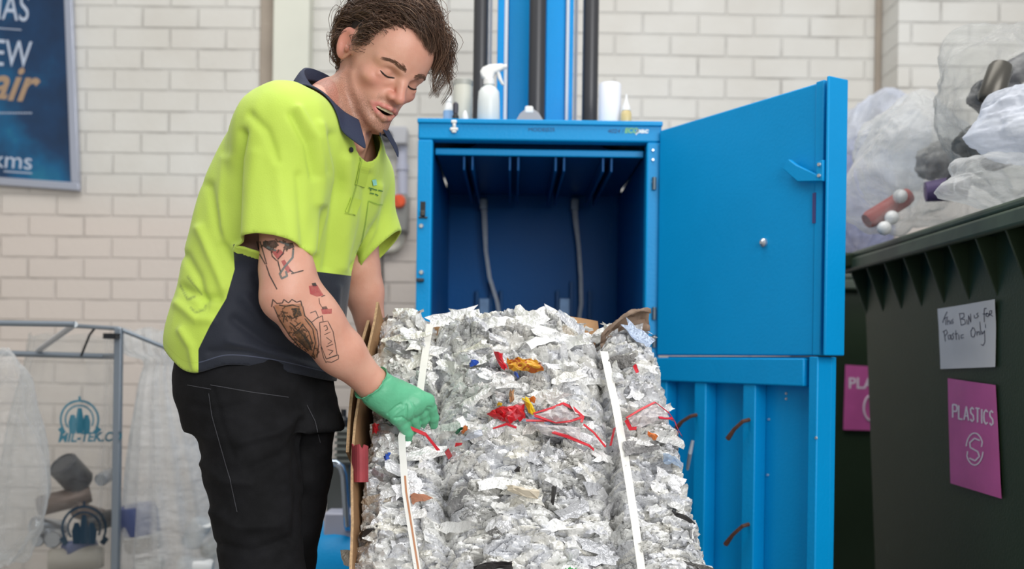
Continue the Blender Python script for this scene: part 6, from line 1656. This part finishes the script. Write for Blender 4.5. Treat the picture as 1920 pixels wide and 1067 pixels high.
# collar
M_COLLAR = mat('navy_collar', '262e47', 0.8, bump=0.001, bs=300); M_LIMEC = mat('lime_trim', 'bcd54e', 0.75); M_INK = mat('dark_green_print', '4d7a3c', 0.7); M_TEALP = mat('pale_print', '8fd0c0', 0.7)
NC = NB + BF*0.014 + Vector((0, 0, 0.008))
def ring_pt(al, r, lift):
    d = BF*math.cos(al) + BR_*math.sin(al)
    return NC + d*r + Vector((0, 0, -0.062*math.cos(al) + 0.004 + lift))
rows_ = []
for i in range(61):
    al = math.radians(22 + (338-22)*i/60); e = min(i, 60-i)/60; tip = max(0, 1-e*7)
    back_ = 0.5-0.5*math.cos(al)
    a = ring_pt(al, 0.072 + 0.006*tip, 0.012 + 0.006*back_); b_ = ring_pt(al, 0.082, 0.006 + 0.006*back_); c_ = ring_pt(al, 0.098 + 0.012*tip, -0.014 - 0.022*tip - 0.002*back_); d_ = ring_pt(al, 0.101 + 0.016*tip, -0.022 - 0.034*tip - 0.002*back_)
    rows_.append([ring_pt(al, 0.070+0.006*tip, -0.014), a, b_, c_, d_])
bvs_ = bvh_of(shirt)
for r_ in rows_:
    for k_, lift_ in ((2, 0.007), (3, 0.008), (4, 0.005)):
        n_ = bvs_.find_nearest(r_[k_])
        if n_[0] is not None:
            nn = n_[1]
            if (r_[k_]-n_[0]).dot(nn) < lift_: r_[k_] = r_[k_] + nn*(lift_ - (r_[k_]-n_[0]).dot(nn))
col = MB().grid(rows_).build('collar', M_COLLAR, shirt, True); md = col.modifiers.new('cloth', 'SOLIDIFY'); md.thickness = 0.003
md = col.modifiers.new('soft', 'SUBSURF'); md.levels = 1; md.render_levels = 1
bv = bvh_of(shirt)
mb = MB(); ribbon_on(mb, bv, [(676, 272), (684, 300), (676, 340), (664, 380), (656, 400)], 20, 0.0025, 4); mb.build('placket', M_LIMEC, shirt, True)
mb = MB(); ribbon_on(mb, bv, [(668, 276), (676, 302), (668, 342), (657, 380), (652, 400)], 1.6, 0.0034, 4); ribbon_on(mb, bv, [(646, 398), (664, 402)], 1.4, 0.0034, 4); mb.build('placket_seam', mat('seam_green', 'a3bd48', 0.8), shirt)
h = cast(bv, 656, 281, 0.003)
if h: MB().lathe([(0, 0), (0.005, 0), (0.005, 0.0016), (0, 0.002)], 12, Matrix.Translation(h[0]) @ h[1].to_track_quat('Z', 'Y').to_matrix().to_4x4()).build('button', M_BLACK, shirt, True)
mb = MB()
for pts in ([(690, 351), (706, 356)], [(694, 352), (694, 357)], [(708, 356), (716, 358)], [(692, 361), (700, 363)], [(702, 363), (708, 366)]): ribbon_on(mb, bv, pts, 2.0, 0.0022, 2)
mb.build('chest_print', M_INK, shirt)
mb = MB(); ribbon_on(mb, bv, [(700, 336), (702, 347)], 7, 0.0022, 2); mb.build('chest_emblem', M_TEALP, shirt)
mb = MB(); ribbon_on(mb, bv, [(690, 376), (706, 382), (716, 384)], 1.5, 0.0022, 2); ribbon_on(mb, bv, [(690, 376), (684, 420), (676, 460)], 1.2, 0.0022, 3); mb.build('pocket_seam', mat('seam_green_pocket', '93b541', 0.8), shirt)
# ---- jeans
jf = Field(np.arange(-0.78, -0.10, 0.005), np.arange(1.66, 2.36, 0.005), np.arange(0.05, 1.05, 0.005))
HRt, HLt = P(458, 752, 1.93), P(542, 755, 2.08)
jf.op((-0.75, 1.72, 0.86), (-0.2, 2.3, 1.03), torso_fn([(r_[0], r_[1], r_[2], r_[3]*0.96, r_[4]*0.93) for r_ in [(0.86, (HRt.x+HLt.x)/2, 2.0, rows[0][3], rows[0][4]), (0.95, P(480, 720, 2.0).x, 2.0, rows[0][3], rows[0][4]), (1.03, P(482, 690, 2.0).x, 2.0, rows[1][3]*0.96, rows[1][4]*0.96)]]), 0.0)
KR, KL = P(506, 1190, 1.87), P(504, 1190, 2.08)
AR, AL = Vector((KR.x-0.03, 1.93, 0.09)), Vector((KL.x-0.06, 2.14, 0.09))
jf.chain([HRt, P(474, 880, 1.91), KR, AR], [0.104, 0.084, 0.072, 0.060], 0.02)
jf.chain([HLt, P(549, 885, 2.08), KL, AL], [0.092, 0.078, 0.068, 0.058], 0.010)
jf.ell((HRt+HLt)/2 - BF*0.05 + Vector((0, 0, -0.01)), (0.11, 0.12, 0.10), 0.03)
V, F = jf.mesh(); V = relax(V, F, 2); N = vnormals(V, F); uv = project(V)
disp = 0.0022*fbm(V*np.array([8, 8, 11.0]), 13, 2, True)*np.clip((0.98-V[:, 2])/0.1, 0.2, 1) + 0.002*fbm(V*np.array([22, 22, 40.0]), 15, 2)
for pl3_, w, a in (([(560, 780), (520, 810), (450, 830)], 9, 0.007), ([(565, 810), (530, 850), (470, 880)], 9, -0.006), ([(400, 960), (450, 990), (520, 985)], 9, 0.006), ([(410, 1020), (470, 1035), (540, 1010)], 8, -0.006), ([(560, 790), (556, 870), (556, 1000)], 8, -0.008), ([(360, 760), (400, 770), (460, 760)], 8, -0.004), ([(380, 870), (420, 900), (470, 905)], 8, 0.006), ([(400, 730), (415, 790), (440, 860)], 4, -0.003)):
    disp += a*np.exp(-(polydist(uv, pl3_)/w)**2)*(N[:, 1] < 0.2)
V = V + N*disp[:, None]
g = G('black_denim'); n = g.noise(14, 4); c = g.mix(g.ramp(n, [(0.4, (0, 0, 0)), (0.75, (1, 1, 1))]), lin('0c0c0e'), lin('1b1b1e'))
M_JEAN = g.done(g.bsdf(c, 0.8, 0, g.bump(g.noise(500, 2), 0.0008, 0.7), Specular_IOR_Level=0.2))
jeans = np_mesh('jeans', V, F, M_JEAN, man, True)
bv = bvh_of(jeans); mb = MB()
for pts in ([(392, 738), (398, 780), (412, 830), (432, 900), (445, 960)], [(395, 722), (470, 735), (540, 745)], [(352, 722), (396, 730)], [(575, 760), (590, 790), (600, 830)]): ribbon_on(mb, bv, pts, 1.3, 0.0012, 4)
mb.build('seam', mat('seam_grey', '3f3f44', 0.8), jeans)
for A0 in (AR, AL):
    bf = Field(np.arange(A0.x-0.14, A0.x+0.28, 0.006), np.arange(A0.y-0.26, A0.y+0.16, 0.006), np.arange(-0.02, 0.22, 0.006))
    bf.cone(A0 + Vector((0, 0, 0.06)), A0 + Vector((0, 0, -0.02)), 0.05, 0.05, 0.02); bf.cone(A0 - BF*0.03 + Vector((0, 0, -0.045)), A0 + BF*0.16 + Vector((0, 0, -0.048)), 0.042, 0.040, 0.02); bf.cone(A0 + BF*0.02, A0 + BF*0.13 + Vector((0, 0, -0.03)), 0.045, 0.035, 0.02)
    bf.V[...] = np.maximum(bf.V, 0.002 - bf.ax[2][None, None, :])
    v_, f_ = bf.mesh(); np_mesh('boot', relax(v_, f_, 1), f_, mat('brown_boot', '3a2a1e', 0.6), man, True)
# ---- green glove on his right hand
gf = Field(np.arange(-0.36, -0.10, 0.0016), np.arange(1.86, 2.09, 0.0016), np.arange(0.80, 1.02, 0.0016))
dirA = (RW-RE).normalized()
mcp = {'i': P(800, 752, 1.975), 'm': P(781, 759, 1.962), 'r': P(764, 770, 1.953), 'p': P(746, 784, 1.948)}
W0 = RW - dirA*0.012
gf.cone(W0, RW + dirA*0.02, 0.0345, 0.031, 0.01)
PC = P(748, 754, 1.965)
for k_, q in mcp.items(): gf.cone(RW + dirA*0.012 + (q-PC)*0.25, q, 0.024, 0.0145, 0.016)
gf.ell(PC, (0.043, 0.021, 0.034), 0.02)
gf.chain([RW + dirA*0.02, P(735, 745, 1.97), P(770, 752, 1.98)], [0.028, 0.03, 0.02], 0.02)
fing = {'i': [(808, 765, 1.985), (813, 783, 2.0), (813, 797, 2.012)], 'm': [(791, 774, 1.978), (794, 787, 1.992), (791, 797, 2.004)], 'r': [(775, 787, 1.970), (779, 799, 1.982), (775, 808, 1.994)], 'p': [(757, 798, 1.958), (765, 812, 1.968), (763, 826, 1.982)]}
rad = {'i': (0.0135, 0.0112, 0.0102, 0.0088), 'm': (0.0138, 0.0115, 0.0104, 0.009), 'r': (0.0132, 0.0110, 0.010, 0.0086), 'p': (0.0130, 0.0115, 0.0108, 0.0096)}
for k_ in 'imrp': gf.chain([mcp[k_]] + [P(*q) for q in fing[k_]], rad[k_], 0.0035)
gf.chain([P(728, 742, 1.985), P(760, 762, 2.012), P(785, 775, 2.022), P(800, 788, 2.024)], [0.018, 0.014, 0.0115, 0.0095], 0.006)     # thumb, closing behind the fingers
gf.chain([P(800, 751, 1.968), P(781, 757, 1.953), P(764, 768, 1.945), P(746, 782, 1.94)], [0.0095]*4, 0.016)
cdn = -dirA
def ringtor(x, y, z):
    dx, dy, dz = x-W0.x, y-W0.y, z-W0.z; t = dx*dirA.x + dy*dirA.y + dz*dirA.z
    r = np.sqrt(np.maximum(dx*dx+dy*dy+dz*dz-t*t, 1e-9)); return np.sqrt((r-0.0365)**2 + (t-0.001)**2) - 0.0028
gf.op([c-0.045 for c in W0], [c+0.045 for c in W0], ringtor, 0.003)
pc = lambda x, y, z: -((x-W0.x)*dirA.x + (y-W0.y)*dirA.y + (z-W0.z)*dirA.z)
gx, gy, gz = gf.ax[0][:, None, None], gf.ax[1][None, :, None], gf.ax[2][None, None, :]
gf.V[...] = np.maximum(gf.V, pc(gx, gy, gz))
V, F = gf.mesh(); fc = V[F].mean(1); V, F, _ = prune(V, F, ~((pc(fc[:, 0], fc[:, 1], fc[:, 2]) > -0.0007))); V = relax(V, F, 2)
N = vnormals(V, F); uv = project(V); disp = 0.0006*fbm(V*70, 4, 2)
def zg(pts): return [(620+a*260/1261, 640+b*220/1067) for a, b in pts]
for pts, w, a in (([(320, 540), (400, 430), (540, 330)], 2.0, -0.0016), ([(290, 515), (370, 410), (500, 310)], 2.2, 0.0016), ([(380, 500), (470, 400)], 2.0, 0.0012), ([(520, 660), (600, 590), (640, 570)], 2.0, -0.0022), ([(545, 700), (620, 640), (660, 610)], 2.0, 0.0018), ([(590, 700), (650, 690), (690, 720)], 2.2, -0.003), ([(690, 580), (690, 640), (690, 700)], 2.0, -0.0022), ([(740, 560), (770, 620), (760, 700)], 2.0, -0.0016), ([(860, 640), (880, 600), (910, 600)], 2.0, -0.0018)):
    disp += a*np.exp(-(polydist(uv, zg(pts))/w)**2)*(N[:, 1] < 0.3)
V = V + N*disp[:, None]
M_GLOVE = mat('green_latex', '62b98e', 0.42, var=0.10, vs=18, bump=0.0006, bs=200)
glove = np_mesh('glove', V, F, M_GLOVE, man, True); glove['label'] = 'green latex glove'
md = glove.modifiers.new('latex', 'SOLIDIFY'); md.thickness = 0.0012
# ---- ink on the near arm
bv = bvh_of(body)
def za(pts): return [(460+a*200/790, 430+b*270/1067) for a, b in pts]
def ink(name, strokes, w, m, off=0.0005):
    mb = MB()
    for s_ in strokes: ribbon_on(mb, bv, za(s_), w*1.15, off, 1.5)
    o_ = mb.build(name, m, body); return o_
def inkfill(name, polys, m, off=0.0003):
    for p_ in polys:
        mb = MB(); patch_on(mb, bv, za(p_), off, 2.0); mb.build(name, m, body)
def ink_mat(name, c, a): 
    g = G(name); n = g.n('MapRange', {0: g.noise(90, 3), 1: 0.3, 2: 0.7, 3: a*0.65, 4: min(1, a*1.2)}).outputs[0]
    s1 = g.bsdf(lin(c), 0.5); tr = g.n('BsdfTransparent').outputs[0]
    return g.done(g.n('MixShader', {0: n, 1: tr, 2: s1}).outputs[0])
I_DK, I_GR, I_RD, I_OR, I_GN = ink_mat('ink_dark', '3b3a36', 0.8), ink_mat('ink_grey', '6e7470', 0.8), ink_mat('ink_red', 'b4444c', 0.6), ink_mat('ink_amber', 'b07a48', 0.42), ink_mat('ink_green', '5c7a68', 0.65)
inkfill('tattoo', [[(215, 560), (420, 550), (450, 650), (520, 740), (540, 900), (520, 960), (420, 900), (330, 790), (250, 680)]], I_OR)
rh = random.Random(11)
hatch = []
for k in range(70):
    t = rh.random(); cx_, cy_ = 300 + 190*t + rh.uniform(-75, 60), 590 + 320*t + rh.uniform(-30, 30)
    a_ = rh.choice((0.9, 1.1, 2.3, 0.2)) + rh.uniform(-0.3, 0.3); l_ = rh.uniform(12, 40)
    hatch.append([(cx_, cy_), (cx_+l_*0.5*math.cos(a_)+4, cy_+l_*0.5*math.sin(a_)), (cx_+l_*math.cos(a_), cy_+l_*math.sin(a_))])
I_SOFT = ink_mat('ink_soft', '5a4638', 0.6)
ink('tattoo', hatch, 2.0, I_SOFT, 0.0006)
hatch = []
for k in range(26):
    cx_, cy_ = rh.uniform(110, 350), rh.uniform(70, 150); a_ = rh.uniform(0, 3.1); l_ = rh.uniform(10, 34)
    hatch.append([(cx_, cy_), (cx_+l_*0.5*math.cos(a_)+5, cy_+l_*0.5*math.sin(a_)), (cx_+l_*math.cos(a_), cy_+l_*math.sin(a_))])
ink('tattoo', hatch, 2.6, I_SOFT, 0.0006)
inkfill('tattoo', [[(470, 420), (530, 410), (580, 490), (530, 500), (480, 480)], [(560, 590), (640, 590), (640, 625), (570, 630)], [(195, 165), (260, 150), (290, 180), (240, 225)], [(265, 235), (290, 225), (345, 310), (310, 325)]], I_RD)
inkfill('tattoo', [[(130, 90), (220, 80), (250, 120), (180, 160), (135, 130)], [(290, 100), (350, 100), (365, 135), (310, 150)], [(490, 400), (520, 395), (530, 420), (500, 425)], [(565, 575), (600, 570), (610, 590), (570, 595)], [(345, 585), (400, 580), (420, 640), (360, 660)], [(350, 760), (420, 740), (470, 820), (500, 900), (440, 880)]], I_DK)
ink('tattoo', [[(85, 90), (110, 190), (150, 260)], [(110, 90), (140, 190), (160, 260)], [(155, 265), (180, 340), (235, 445)], [(340, 330), (430, 305)], [(325, 300), (360, 325)], [(240, 230), (265, 330)], [(190, 150), (200, 200), (235, 235)], [(300, 100), (280, 180), (240, 225)]], 2.0, I_DK)
ink('tattoo', [[(355, 145), (350, 210), (290, 280), (255, 330), (270, 365), (310, 345), (300, 310)], [(160, 130), (230, 160)], [(250, 90), (330, 120)]], 3.4, I_GR)
ink('tattoo', [[(195, 575), (205, 520), (235, 550), (275, 545), (285, 520), (320, 545), (345, 520), (380, 540), (410, 530), (420, 570)], [(210, 570), (250, 660), (330, 790), (420, 890), (520, 960)], [(275, 600), (290, 640), (280, 690)], [(310, 640), (350, 660), (390, 640)], [(330, 690), (370, 720), (410, 690)], [(425, 570), (440, 640), (490, 690), (530, 750), (545, 850), (530, 950)], [(440, 660), (500, 740), (520, 840), (500, 930)], [(350, 780), (400, 740), (430, 700)], [(360, 800), (420, 850), (470, 900)], [(390, 740), (440, 800), (490, 880)], [(250, 560), (300, 570), (350, 560), (400, 575)], [(340, 590), (380, 600), (360, 640)], [(420, 700), (470, 760), (500, 850)]], 1.8, I_DK)
ink('tattoo', [[(480, 620), (520, 605), (540, 650), (490, 690)], [(530, 660), (570, 640), (575, 680)], [(550, 690), (610, 680), (650, 760), (680, 930), (600, 960), (560, 860), (550, 690)], [(600, 960), (690, 930), (690, 960), (640, 985), (600, 980)], [(580, 720), (600, 710), (610, 740), (590, 750)], [(585, 780), (630, 760)], [(600, 800), (640, 830), (610, 850)], [(600, 870), (650, 850)], [(610, 890), (650, 900), (620, 930)], [(545, 510), (550, 550), (565, 575)], [(560, 500), (590, 490)], [(560, 870), (580, 950), (600, 990)]], 1.3, I_DK)
